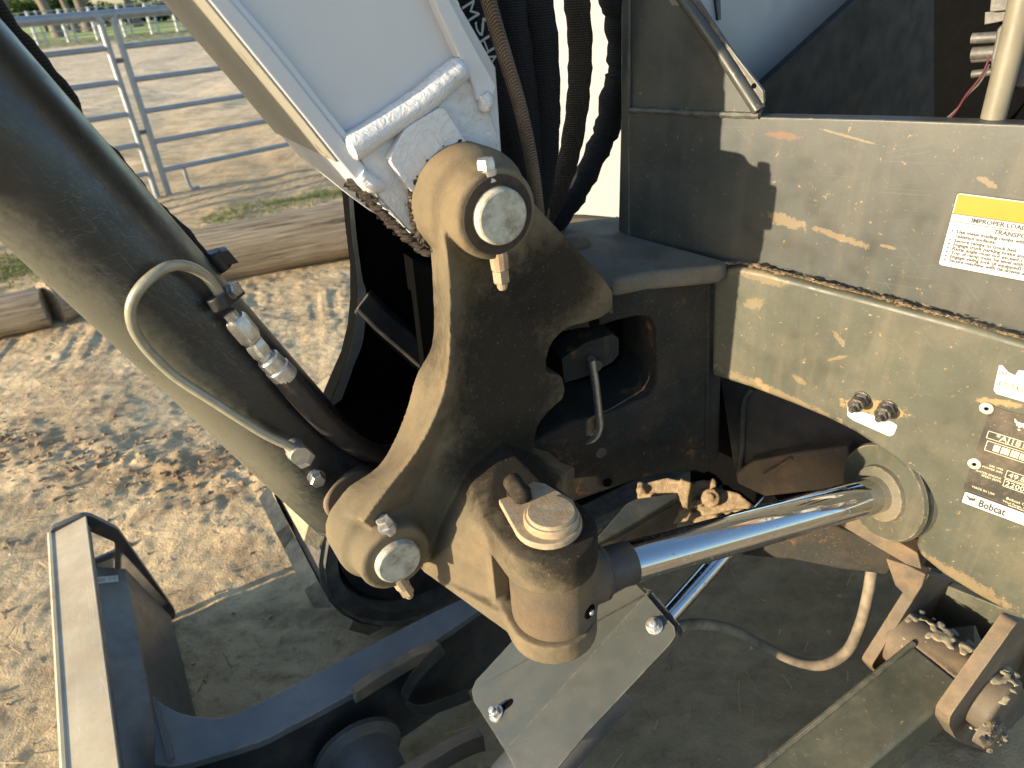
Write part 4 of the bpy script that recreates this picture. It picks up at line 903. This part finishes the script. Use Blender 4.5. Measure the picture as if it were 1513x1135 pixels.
letters([T('*AJ1815', .0115, 1470, 649), T('49.8', .0105, 1489, 705), T('2200', .0105, 1484, 717), T('SAE 1995', .0040, 1482, 696, 'RIGHT'), T('POWER (HP)', .0040, 1481, 700.5, 'RIGHT'), T('RATED ENGINE', .0040, 1479, 709, 'RIGHT'), T('SPEED (RPM)', .0040, 1479, 713.5, 'RIGHT'), T('MADE IN USA', .0042, 1436, 720), T('Bobcat Company', .0055, 1486, 737.5), T('West Fargo, ND 58078', .0042, 1481, 741), T('www.bobcat.com', .0042, 1489, 747)], 'lettering', MT['plateprint'], sp_)
def head_mark(o, s, mat, par, name):
    P = [(-1, .75), (-.55, .35), (-.1, .28), (.35, .38), (1.05, .8), (.72, .2), (.95, -.05), (.55, -.12), (.45, -.42), (.2, -.2), (0, -.42), (-.2, -.62), (-.3, -.3), (-.62, -.25), (-.4, -.02), (-.8, .1)]
    m = MB(); m.prism([o+ex*x*s+Z*y*s for x, y in P], hN*.0003); m.prism([o+ex*(x*.22-.05)*s+Z*(y*.22-.85)*s for x, y in ((-1, .3), (1, .3), (.3, -.6), (-.3, -.6))], hN*.0003); build(m, name, mat, par, flat=True)
head_mark(q.at(1509, 628), .0085, MT['plateprint'], sp_, 'cat_head_emblem')
m = MB(); MSp = FO.off(.0012); o2 = MSp.at(1420, 742); h2 = (MSp.at(1424, 725)-o2)[2]
m.prism(fillet(rect(o2, -.0006, -.0008, .19, h2+.0006), .002, 2), -hN*.0012); sg = build(m, 'maker_label', MT['ink'], EXC, flat=True)
m = MB(); m.prism(fillet(rect(o2, .0006, .0004, .1885, h2-.0006, .0003), .0018, 2), -hN*.0003); build(m, 'label_film', MT['labelwhite'], sg, flat=True)
q = MSp.off(.0005); head_mark(o2+ex*.0095+Z*h2*.56+hN*.0005, .0058, MT['ink'], sg, 'cat_head_emblem')
letters([('Bobcat', h2*.80, o2+ex*.0185+Z*h2*.22+hN*.0006, ex, Z, 'LEFT', .030)], 'lettering', MT['ink'], sg, bold=.025)
letters([('FOR A LIST OF PATENTS', .0042, o2+ex*.054+Z*h2*.68+hN*.0006, ex, Z, 'LEFT', 0), ('THAT COVER THIS PRODUCT', .0042, o2+ex*.054+Z*h2*.42+hN*.0006, ex, Z, 'LEFT', 0), ('www.bobcat.com', .0042, o2+ex*.054+Z*h2*.14+hN*.0006, ex, Z, 'LEFT', 0)], 'lettering', MT['inkgrey'], sg)

# ------------------------------------------------------------------ excavator: king post nose
nq1 = OFF(.085).at(905, 430); nq2 = HO(.0).at(1070, 480)
nd = unit((nq2-nq1)*A3(1, 1, 0)); nN = unit(np.cross(nd, Z)); nN = nN if np.dot(nN, CAM-nq1) > 0 else -nN
NS = Pl(nq1, nN)
mb = MB(); nout = NS.pts(pxs('780,360 860,372 960,380 1072,398 1068,560 1066,692 1000,702 940,716 850,748 770,770'))
zt_n = Pl(A3(0, 0, NS.at(1062, 392)[2]), Z)
nout = NS.pts(pxs('760,440 850,428 905,420 960,408 1078,396 1072,560 1068,690 1000,703 940,716 850,748 760,790'))
mb.prism(nout, -nN*.26)
nose = build(mb, 'king_post_nose', MT['nose'], EXC, bevel=.02, seg=4)
bake(nose)
cmn = MB(); cmn.prism(NS.off(.03).pts(fillet(pxs('760,520 900,494 958,478 977,482 985,500 985,583 973,600 920,622 850,640 760,690'), .02, 4)), -nN*.22)
cutn = build(cmn, 'cut', MT['hole'], None)
cast_solid(nose, .0035, 6, .5, (cutn,))
nose['label'] = 'dark king post nose of the frame'
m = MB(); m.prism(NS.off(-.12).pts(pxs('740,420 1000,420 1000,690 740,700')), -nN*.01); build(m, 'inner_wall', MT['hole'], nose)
m = MB(); m.tube(cr([NS.off(-.06).at(*p) for p in pxs('800,640 860,610 930,590 1010,580')], 5), .022, 16); build(m, 'inner_hose', MT['rubber'], nose)
for q_ in ('830,530 866,506 905,494 914,500 914,524 905,535 866,556 834,566', '846,640 866,640 918,620 921,650 910,664 850,696'):
    m = MB(); m.prism(NS.off(-.008).pts(fillet(pxs(q_), .008, 3)), -nN*.05); build(m, 'lock_ear', MT['nose'], nose, bevel=.004, seg=3)
for x, y in ((878, 537), (885, 665)):
    m = MB(); m.lathe(NS.off(-.008).at(x, y), nN, [(0, .0105), (.007, .0105), (.010, .009)], 24); build(m, 'ear_bolt', MT['dark'], nose, angle=50)
m = MB(); m.tube(cr([NS.off(d).at(x, y) for x, y, d in ((874, 530, .004), (877, 547, .004), (881, 575, .006), (884, 605, .007), (886, 630, .006), (878, 646, .002), (862, 650, -.012), (848, 640, -.03))], 5), .0085, 14, .75); build(m, 'swing_lock_link', MT['steel'], nose)
for x, y in ((877, 477), (897, 712)):
    m = MB(); m.lathe(NS.off(.0).at(x, y)+nN*.002, nN, [(0, .0085), (.001, .0085)], 18); build(m, 'oil_hole', MT['hole'], nose)
m = MB(); m.prism(NS.off(.004).pts(pxs('1046,402 1052,402 1050,560 1048,690 1042,690')), -nN*.02); build(m, 'weld_seam', MT['nose'], nose, bevel=.003)
# top of the nose and the king pin cover
m = MB(); tz = NS.at(960, 402)[2]; TP = Pl(A3(0, 0, tz), Z)
m.prism(TP.pts(pxs('822,330 880,322 925,318 930,345 1078,385 1066,393 960,403 905,414 860,400')), -Z*.03); build(m, 'nose_top', MT['nosetop'], nose, bevel=.010, seg=3)
hubt = OFF(.10).at(900, 400)[2]
m = MB(); HT = Pl(A3(0, 0, tz+.004), Z); m.prism(HT.pts(fillet(pxs('800,330 856,342 902,362 906,392 906,425 868,410 800,345'), .006, 3)), -Z*.04); build(m, 'hub_top', MT['nosetop'], nose, bevel=.004)
m = MB(); m.lathe(HT.at(851, 362), Z, [(0, .024), (.004, .024), (.006, .022)], 36); build(m, 'king_pin_cover', MT['eye'], nose)
m = MB(); m.lathe(HT.at(851, 362)-Z*.045-aN*.02, -Z, [(0, .058), (.33, .058)], 28); build(m, 'sun_block_hub', MT['hole'], castO)  # added cylinder that keeps sun from leaking into the nose window
m = MB(); m.prism(OFF(.10).pts(pxs('700,440 815,470 806,540 815,560 800,620 788,660 800,700 720,700')), -aN*.22); build(m, 'sun_block_web', MT['hole'], castO)  # added filler between the plates, blocks the same sun leak
# white lower corner of the cab, well behind the hoses
m = MB(); cN = unit(A3(-.35, -.94, 0)); CB = Pl(depth(870, 200, 1.62), cN)
cb = CB.pts(pxs('795,-80 960,-80 1000,330 860,318 800,318'))
m.prism(fillet(cb, .02, 3), -cN*.05); cab = build(m, 'cab_panel', MT['cab'], EXC, bevel=.01, seg=3); cab['label'] = 'white cab panel behind the hoses'
m = MB(); m.prism(CB.off(.004).pts(pxs('800,318 860,319 1000,331 1000,338 800,325')), -cN*.05); build(m, 'cab_seal', MT['black'], cab)
m = MB(); dk = Pl(A3(0, 0, CB.at(870, 322)[2]), Z); m.prism(dk.pts(pxs('790,322 1010,322 1010,420 790,420')), -Z*.02); build(m, 'deck', MT['nosetop'], EXC)
m = MB(); m.tube(cr(dk.off(.008).pts(pxs('912,322 900,330 880,338 858,345')), 5), .004, 8); build(m, 'deck_cable', MT['rubber'], EXC)
# ------------------------------------------------------------------ excavator: swing cylinder
eye = lug(.004, 0, .847); gl = HO(.012).at(1303, 728); rx = unit(gl-eye); LR = np.linalg.norm(gl-eye); RR = .0268
mb = MB(); mb.lathe(eye+rx*.075, rx, [(0, RR), (LR-.075, RR)], 48); rod = build(mb, 'swing_cylinder_rod', MT['chrome'], EXC, angle=60)
rod['label'] = 'chrome rod of the swing cylinder'
mb = MB(); mb.lathe(eye-Z*.0435, Z, [(0, .0520), (.002, .0545), (.085, .0545), (.087, .0520)], 56); mb.lathe(eye+rx*.02, rx, [(0, .040), (.040, .038), (.052, .030)], 40); re = build(mb, 'rod_eye', MT['eye'], rod)
cast_solid(re, .0022, 3, .5)
m = MB(); m.lathe(eye+rx*.052, rx, [(0, .034), (.004, .0375), (.012, .0375), (.016, .033), (.018, RR+.0014), (.055, RR+.0012), (.0565, RR)], 48); build(m, 'rod_collar', MT['dark'], rod, angle=50)
pn = unit(unit(CAM-eye)*A3(1, 1, 0)+bN*.55); gp = eye+pn*.0540+Z*(-.012)
m = MB(); m.lathe(gp-pn*.004, pn, [(0, .0095), (.0055, .0095), (.0058, .0085)], 20); build(m, 'grease_port', MT['hole'], rod)
m = MB(); m.lathe(gp, pn, [(0, .004), (.004, .004), (.006, .002)], 12); build(m, 'grease_nipple', MT['steel'], rod)
# barrel head
m = MB(); m.lathe(gl+rx*.26, -rx, [(0, .060), (.20, .060), (.201, .071), (.238, .073), (.246, .070), (.250, .062), (.252, .058), (.251, .046), (.258, .044), (.268, .041), (.270, RR+.001)], 64)
bar = build(m, 'swing_cylinder_barrel', MT['barrel'], EXC, angle=40); bar['label'] = 'dusty head of the swing cylinder in its opening'
m = MB(); m.lathe(gl+rx*.0075, -rx, [(-.002, .0445), (.001, .0500), (.007, .0500), (.0085, .046)], 56); build(m, 'rust_ring', simple('orange_rust', (.42, .16, .03), .8, 0, .3, 90, .4), bar)
m = MB(); m.lathe(gl+rx*.010, -rx, [(0, .0715), (.006, .0740), (.012, .0715)], 64); build(m, 'rim', MT['frame'], bar)
# inside of the frame seen through the arch
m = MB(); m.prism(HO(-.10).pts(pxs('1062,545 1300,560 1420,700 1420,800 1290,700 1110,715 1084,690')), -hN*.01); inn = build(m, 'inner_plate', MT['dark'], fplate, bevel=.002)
m = MB(); wl = cr(HO(-.095).pts(pxs('1112,574 1100,590 1097,620 1096,660 1092,700')), 5); m.tube(wl, .006, 10); build(m, 'weld_seam', MT['dark'], fplate)
m = MB(); m.prism(HO(-.07).pts(pxs('1086,700 1110,682 1180,668 1250,660 1262,690 1262,720 1130,735 1088,715')), -hN*.08); build(m, 'inner_shelf', MT['rust'], fplate, bevel=.006)
m = MB(); m.tube(HO(-.064).pts(pxs('1130,702 1170,677')), .0035, 8); build(m, 'tie_bar', MT['rust'], fplate)
m = MB(); m.prism(HO(.0).pts(pxs('1234,772 1262,760 1300,785 1356,818 1362,842 1338,834')), -hN*.03); build(m, 'lower_flange', MT['rust'], fplate, bevel=.002)
m = MB(); m.prism(HO(-.06).pts(pxs('1085,812 1150,775 1245,760 1330,820 1310,852 1290,848 1240,842 1170,828 1098,822')), -hN*.12); build(m, 'swing_frame_belly', MT['nose'], fplate, bevel=.006)  # dark nose paint stands in for the shadow on the belly
m = MB(); m.prism(HO(-.02).pts(pxs('1308,826 1340,836 1368,850 1362,868 1348,890 1322,866')), -hN*.02); build(m, 'belly_gusset', MT['rust'], fplate, bevel=.003)
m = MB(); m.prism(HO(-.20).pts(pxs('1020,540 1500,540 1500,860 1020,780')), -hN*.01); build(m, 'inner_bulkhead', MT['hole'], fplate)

# ------------------------------------------------------------------ excavator: undercarriage
und = MB(); und.box(UV(1.9, -.97, .42), uN, vN, Z, .38, .26, .10); und.lathe(UV(1.9, -.97, .5), Z, [(0, .33), (.16, .33)], 40)
undo = build(und, 'undercarriage', MT['frame'], EXC, bevel=.01)
# mud caked centre parts catching the sun beyond the rod
m = MB(); g = np.random.default_rng(21)
def rbox(x0, y0, x1, y1, d0, th, tilt=0):
    P = Pl(depth((x0+x1)/2, (y0+y1)/2, d0), unit(CAM-depth((x0+x1)/2, (y0+y1)/2, d0)+A3(-.5, -.2, .3+tilt))); m.prism(P.pts([(x0, y0+4), (x1, y0-4), (x1, y1-4), (x0, y1+4)]), -P.n*th)
def lump(px, d0, th, tl=.3):
    c_ = np.mean(pxs(px), 0); P = Pl(depth(c_[0], c_[1], d0), unit(unit(CAM-depth(c_[0], c_[1], d0))+SUN*tl+Z*.1)); m.prism(P.pts(pxs(px)), -P.n*th)
lump('941,721 956,713 986,706 1003,710 1001,731 960,737 941,738', 1.505, .09)
lump('1005,707 1022,713 1017,738 1017,752 1008,750 1001,730', 1.47, .05); lump('1016,729 1028,710 1060,722 1090,728 1120,752 1088,752 1048,762 1022,750', 1.49, .12)
lump('990,775 1002,745 1022,757 1016,770', 1.50, .06); lump('1018,770 1030,752 1060,762 1056,785', 1.515, .06)
m.lathe(depth(1050, 736, 1.478), unit(CAM-depth(1050, 736, 1.46)+A3(-.3, 0, .3)), [(-.01, .020), (.004, .020), (.006, .010), (.012, .009)], 20)
for k in range(50): m.blob(depth(945+g.random()*150, 715+g.random()*45, 1.50+.015*g.random()), .005+.007*g.random(), 2, .3, k)
ml = build(m, 'mud_caked_fitting', MT['mud'], undo); cast_solid(ml, .0032, 4)
m = MB(); Q = [zat(*p, .52) for p in pxs('876,800 925,744 941,736 1001,728 1001,735 913,787 880,804')]; m.prism(Q, -Z*.015); build(m, 'sloping_plate', MT['frame'], undo, bevel=.004)
m = MB(); Q = [zat(*p, .50) for p in pxs('1000,737 1004,742 914,795 880,808')]; m.prism(Q, -Z*.09); build(m, 'plate_edge', MT['rust'], undo, bevel=.003)
# far track: belt loop, inner wheel recess, lugs one by one
TR0, TR1 = -.43, -.03; TRr = .275; TF = .735; TB = 2.35; TZ = .30
def loop(r, n=14, zc=TZ):
    o = []
    for k in range(n+1): t = math.radians(90+180*k/n); o.append((TF+r*math.cos(t), zc+r*math.sin(t)))
    for k in range(n+1): t = math.radians(-90+180*k/n); o.append((TB+r*math.cos(t), zc+r*math.sin(t)))
    return o
lo, li = loop(TRr), loop(TRr-.045)
m = MB(); rows = []
for (u0, z0), (u1, z1) in zip(lo+lo[:1], li+li[:1]):
    rows.append([UV(u0, TR0, z0), UV(u0, TR1, z0), UV(u1, TR1, z1), UV(u1, TR0, z1)])
m.loft(rows, caps=False); trk = build(m, 'rubber_track', MT['track'], EXC, angle=40); trk['label'] = 'dusty rubber track on the far side'
m = MB(); m.prism([UV(u0, TR0+.07, z0) for u0, z0 in loop(TRr-.05)], vN*.02); build(m, 'track_recess', MT['hole'], trk)
m = MB(); m.lathe(UV(TF+.01, TR0+.02, TZ), vN, [(0, .06), (.01, .17), (.02, .225), (.12, .225)], 40); build(m, 'idler_wheel', MT['dark'], trk)
m = MB(); rows = []
for u0, z0 in loop(TRr-.012)+loop(TRr-.012)[:1]:
    c = UV(u0, TR0-.004, z0); rows.append([c-Z*.004-vN*.004, c+vN*.012, c+Z*.006+vN*.004])
m.loft(rows, caps=False); build(m, 'track_rib', MT['track'], trk)
lm = None; nl = 27
per = 2*(TB-TF)+2*math.pi*TRr
for k in range(nl):
    s = (k+.55)*per/nl
    if s < math.pi*TRr: t = math.pi/2+s/TRr; c = (TF+TRr*math.cos(t), TZ+TRr*math.sin(t)); nn = (math.cos(t), math.sin(t))
    elif s < math.pi*TRr+TB-TF: c = (TF+s-math.pi*TRr, TZ-TRr); nn = (0, -1)
    elif s < 2*math.pi*TRr+TB-TF: t = -math.pi/2+(s-math.pi*TRr-(TB-TF))/TRr; c = (TB+TRr*math.cos(t), TZ+TRr*math.sin(t)); nn = (math.cos(t), math.sin(t))
    else: c = (TB-(s-2*math.pi*TRr-(TB-TF)), TZ+TRr); nn = (0, 1)
    if c[0] > 1.7: continue
    if lm is None:
        mm = MB()
        for y0, y1, sh in ((.0, .185, 0), (.2, .39, .03)):
            pr = [A3(sh-.046, y0, 0), A3(sh+.046, y0+.01, 0), A3(sh+.030, y0+.02, .036), A3(sh-.030, y0+.012, .036)]; pr2 = [p+A3(.0, y1-y0-.02 if i > 1 else y1-y0, 0) for i, p in enumerate(pr)]
            mm.loft([pr, pr2])
        lm = newmesh('track_lug', mm.v, mm.f); lm.materials.append(MT['lug'])
    o = bpy.data.objects.new('track_lug', lm); link(o, trk)
    nv = unit(uN*nn[0]+Z*nn[1]); tv = unit(np.cross(vN, nv)); pos = UV(c[0], TR0, c[1])-EXC_O
    o.matrix_local = Matrix(((tv[0], vN[0], nv[0], pos[0]), (tv[1], vN[1], nv[1], pos[1]), (tv[2], vN[2], nv[2], pos[2]), (0, 0, 0, 1)))
# dozer blade
UV0 = UV
def UV(u, v, z): return UV0(u, v, z-.028 if z > .1 else z)
mb = MB(); L0, L1 = 0.0, -1.94
sec = [(-.043, .425), (-.035, .432), (.034, .440), (.036, .428), (.003, .410), (.004, .315), (.064, .272), (.112, .03), (.05, .0), (-.06, .02), (-.085, .2)]
rows = [[UV(u_, v_, z_) for u_, z_ in sec] for v_ in (L0-.012, L1)]
mb.loft(rows); bld = build(mb, 'dozer_blade', MT['blade'], EXC, bevel=.003); bld['label'] = 'dark dozer blade with sunlit tan top edge'
m = MB(); m.prism([UV(-.046, L0+.0, .436), UV(.036, L0+.0, .452), UV(.036, L1, .452), UV(-.046, L1, .436)], Z*.006); build(m, 'blade_top_edge', MT['bladetop'], bld, bevel=.002)  # top tilted towards the low sun so it looks lit
m = MB(); m.tube([UV(-.046, L0+.004, .437), UV(-.046, L1, .437)], .009, 10); build(m, 'edge_round', MT['bladetop'], bld)
# end plate with a lifting opening
outl = [(-.045, .455), (.030, .462), (.045, .452), (.085, .385), (.125, .03), (.115, .0), (-.06, 0), (-.09, .2)]
m = MB(); m.prism([UV(u_, L0, z_) for u_, z_ in fillet([A3(*p, 0)[:2] for p in outl], .012, 3)], vN*.016); endp = build(m, 'end_plate', MT['blade'], bld, bevel=.002); bake(endp)
cc = MB(); cc.prism([UV(u_, L0-.03, z_) for u_, z_ in fillet([A3(.004, .318)[:2], A3(.058, .322)[:2], A3(.066, .352)[:2], A3(.018, .425)[:2], A3(.003, .425)[:2]], .008, 3)], vN*.08); co = build(cc, 'cut', MT['hole'], None)
mo = endp.modifiers.new('b', 'BOOLEAN'); mo.object = co; mo.operation = 'DIFFERENCE'; mo.solver = 'EXACT'; bake(endp); bpy.data.objects.remove(co)
bp = Pl(UV(.0385, 0, 0), uN)
bq = UV(.064, -.3, .272)-UV(.004, -.3, .315); bn = unit(np.cross(vN, bq)); bn = bn if bn[2] > 0 else -bn; lb = Pl(UV(.03, -.05, .2964)+bn*.0012, bn)
m = MB(); m.prism(lb.pts(pxs('141,853 174,850 175,859 142,863')), -bn*.0006); bl_ = build(m, 'blade_label', MT['labelwhite'], bld, flat=True)
m = MB()
for q_ in ('144,855 155,854 156,859 145,860', '161,853 164,853 164,858 161,858', '167,852 172,852 172,857 167,857'): m.prism(lb.off(.0002).pts(pxs(q_)), bn*.0004)
build(m, 'blade_label_print', MT['inkgrey'], bld, flat=True)
UV = UV0
# far push arm: top flange with flared root, web, cross tube
ZA = .30
upx = cr(pxs('228,1032 250,1046 276,1056 326,1061 368,1046 422,1019 460,999 560,946 640,905 700,877 760,846'), 3); dpx = cr(pxs('228,1131 240,1132 256,1133 300,1122 383,1096 425,1075 460,1057 570,996 650,942 716,896 790,850'), 3)
m = MB(); pz = Pl(A3(0, 0, ZA), Z); rows = [[pz.at(*a_), pz.at(*b_), pz.at(*b_)-Z*.018, pz.at(*a_)-Z*.018] for a_, b_ in zip(upx, dpx)]
m.loft(rows); arm = build(m, 'blade_push_arm', paint('push_arm_paint', (.11, .112, .11), dust=.2, chips=.2, scr=.3, rust=.1, edge=.6), EXC, bevel=.002)
m = MB(); rows = [[pz.at(*(b_*.62+a_*.38))-Z*.018, pz.at(*(b_*.75+a_*.25))-Z*.018, pz.at(*(b_*.75+a_*.25))-Z*.25, pz.at(*(b_*.62+a_*.38))-Z*.25] for a_, b_ in zip(upx, dpx)]
m.loft(rows); build(m, 'arm_web', MT['dark'], arm)
m = MB(); m.prism([pz.at(*p)+Z*.001 for p in pxs('226,1034 232,1034 258,1118 250,1128')], Z*.006); build(m, 'weld_seam', MT['blade'], arm)
pw = Pl(UV(.4, -.745, 0), -vN)
m = MB(); wl = pxs('520,1012 560,985 610,958 645,945 648,955 610,975 560,1005 520,1030'); m.prism(pw.pts(wl), -vN*.02); build(m, 'worn_rib', MT['rust'], arm, bevel=.003)
m = MB(); m.loft([[pw.at(x, y), pw.at(x+8, y+16), pw.off(.02).at(x+8, y+16), pw.off(.02).at(x, y)] for x, y in cr(pxs('650,950 615,985 596,1015 595,1030 620,1042 660,1030 690,1018'), 4)]); build(m, 'stiffener', MT['dark'], arm)
tc = Pl(UV(.4, -.76, 0), -vN).at(528, 1112)
m = MB(); m.lathe(tc, -vN, [(0, .092), (.012, .092), (.016, .084), (.022, .073), (.55, .073)], 56); ct = build(m, 'cross_tube', MT['blade'], EXC, angle=45)
# blade lift cylinder under its bent guard
g0 = zat(746, 1109, .43); g1 = zat(948, 886, .575); gx = unit(g1-g0)
gy = unit(np.cross(Z, gx)); gz = np.cross(gx, gy)
GU = Pl(g0, unit(gz+(-gy)*.0))
gU = Pl(g0, unit(gz+gy*.30)); gL = Pl(g0, unit(gz-gy*.16))
fold = pxs('758,1150 746,1109 800,1048 880,962 948,886')
fa = [g0+gx*(np.linalg.norm(g1-g0)*t) for t in (0, .1, .27, .66, 1.06)]
m = MB()
up_e = gU.pts(pxs('728,1080 700,1036 697,1020 703,1006 740,966 800,900 870,830 905,835 938,862 955,880'))
m.prism(up_e+[fa[4], fa[2], fa[0]], -gU.n*.004)
lo_e = gL.pts(pxs('955,880 975,903 996,926 998,940 990,952 930,1016 866,1084 812,1150 768,1150 757,1128'))
m2 = [fa[4]]+lo_e+[fa[0]]
m.prism(m2, -gL.n*.004)
gd = build(m, 'cylinder_guard', MT['guard'], EXC, flat=True); gd['label'] = 'bent grey guard plate over the blade cylinder'
m = MB(); e1 = gU.pts(pxs('697,1020 703,1006 740,966 800,900 870,830')); m.loft([[p, p-gU.n*.003+gx*0, p-gU.n*.05+unit(p-g0-gx*np.dot(p-g0, gx))*.012, p-gU.n*.05+unit(p-g0-gx*np.dot(p-g0, gx))*.008] for p in e1]); build(m, 'guard_side', MT['guard'], gd)
def washer_nut(P, x, y, r=.0105):
    o = P.at(x, y); m = MB(); m.lathe(o, P.n, [(0, r*1.35), (.0025, r*1.35), (.003, r*1.2)], 24); m.hex(o+P.n*.003, P.n, r, .008, .2); m.lathe(o+P.n*.011, P.n, [(0, r*.55), (.006, r*.55), (.007, r*.4)], 14); build(m, 'guard_nut', MT['zinc'], gd, angle=25)
washer_nut(gL, 967, 925); washer_nut(gU, 734, 1055)
m = MB(); s0, s1_ = gU.off(.0006).at(738, 1050), gU.off(.0006).at(753, 1038); sd = unit(s1_-s0); pd = unit(np.cross(gU.n, sd)); ou = []
for k in range(9): t = math.pi/2+math.pi*k/8; ou.append(s0+(sd*math.cos(t)+pd*math.sin(t))*.0068)
for k in range(9): t = -math.pi/2+math.pi*k/8; ou.append(s1_+(sd*math.cos(t)+pd*math.sin(t))*.0068)
m.prism(ou, -gU.n*.0012); build(m, 'slot', MT['hole'], gd)
cc0 = g0-gz*.112-gx*.0; m = MB(); m.lathe(cc0-gx*.9, gx, [(0, .022), (.78, .022), (.781, .058), (.84, .058), (.842, .052), (1.10, .052)], 40); bc = build(m, 'blade_cylinder', MT['blade'], EXC, angle=45)
m = MB(); m.lathe(cc0+gx*(np.linalg.norm(g1-g0)-.03), gx, [(0, .017), (.35, .017)], 24); build(m, 'blade_cylinder_rod', MT['chrome'], bc, angle=60)
m = MB(); m.prism([gL.off(-.006).at(*p) for p in pxs('950,868 962,872 1004,922 1000,934 996,926 975,900')], -gL.n*.04); build(m, 'guard_bracket', MT['dark'], gd)
rb = Pl(A3(0, 0, .30), Z)
m = MB(); m.loft([[rb.at(x, y), rb.at(x+10, y+13), rb.at(x+10, y+13)-Z*.05, rb.at(x, y)-Z*.05] for x, y in cr(pxs('565,1150 590,1133 630,1110 660,1092 690,1078 705,1074'), 4)]); build(m, 'curved_strap', MT['rust'], EXC, bevel=.002)
# hose looping under the frame
hs = cr([zat(990, 930, .45), zat(1030, 922, .42), zat(1080, 930, .36), zat(1130, 956, .29), zat(1180, 978, .25), zat(1218, 982, .25), zat(1252, 962, .28), zat(1272, 920, .34), zat(1283, 875, .41), zat(1290, 830, .47), zat(1294, 800, .52)], 6)
m = MB(); m.tube(hs, .0108, 16); build(m, 'looping_hose', MT['dusty_hose'], EXC)
# near push arm, its pivot lugs and boss
za = .43; n0 = zat(1000, 1228, .26); n1 = zat(1345, 948, .40); nx = unit(n1-n0); ny = unit(np.cross(nx, Z)); ny = ny if ny[1] < 0 else -ny
w0 = .105
m = MB(); bot = .12
m.prism([n0, n0+ny*w0, n0+ny*w0-Z*bot, n0-Z*bot], nx*(np.linalg.norm(n1-n0)+.0)); na = build(m, 'blade_push_arm', MT['frame'], EXC, bevel=.008, seg=3)
m = MB(); m.tube([n0+ny*.006+Z*.001, n1+ny*.006+Z*.001], .006, 8); build(m, 'weld_seam', MT['frame'], na)
pv = zat(1410, 1062, .36); pax = unit(np.cross(nx, Z)); pax = unit(vN)
m = MB(); pc = (n1+ny*w0*.5)+nx*.045-Z*.055
m.lathe(pc-vN*.10, vN, [(0, .050), (.004, .056), (.196, .056), (.20, .050)], 40); m.hull([n1+ny*.0, n1+ny*w0, n1+ny*w0-Z*bot, n1-Z*bot, pc+vN*.085+Z*.045, pc-vN*.085+Z*.045, pc+vN*.085-Z*.045, pc-vN*.085-Z*.045]); boss = build(m, 'pivot_boss', MT['rust'], na)
cast_solid(boss, .004, 5)
m = MB()
for k in range(260):
    t = g.normal(1.9, .5); m.blob(pc+vN*g.uniform(-.1, .1)+(nx*math.cos(t)+Z*math.sin(t))*.055, .003+.005*g.random()**2, 1, .5, k, (1.5, 1.5, .5))
mc = build(m, 'mud_crust', MT['lug'], na); mc['kind'] = 'stuff'; cast_solid(mc, .0022, 3)
def lugplate(px, vv, th, name):
    P = Pl(UV(1.3, vv, .4), -vN); m = MB(); m.prism(fillet(P.pts(px), .012, 4), vN*th); return build(m, name, MT['rust'], EXC, bevel=.002)
lugplate(pxs('1374,848 1440,868 1440,960 1400,1010 1330,1010 1300,1000 1287,985'), -1.285, .022, 'pivot_lug')
lugplate(pxs('1504,918 1640,960 1640,1100 1490,1120 1432,1102 1412,1092 1402,1072 1404,1058'), -1.44, .024, 'pivot_lug')
bw = Pl(UV(1.47, -1.36, .4), -uN); m = MB(); m.prism(bw.pts(pxs('1360,850 1560,930 1560,1040 1470,1000 1440,925 1400,930 1372,960')), uN*.02); build(m, 'pivot_back_plate', MT['frame'], EXC, bevel=.003)
m = MB(); P = Pl(UV(1.3, -1.465, .4), -vN); m.lathe(P.at(1452, 1075), -vN, [(0, .030), (.018, .028), (.024, .018)], 24); build(m, 'pivot_pin', MT['rust'], EXC)
m = MB()
for k in range(40): m.blob(P.at(1452+g.normal(0, 9), 1074+g.normal(0, 9))-vN*.02, .002+.004*g.random(), 1, .5, k)
build(m, 'mud_crumb', MT['rust'], EXC)['kind'] = 'stuff'
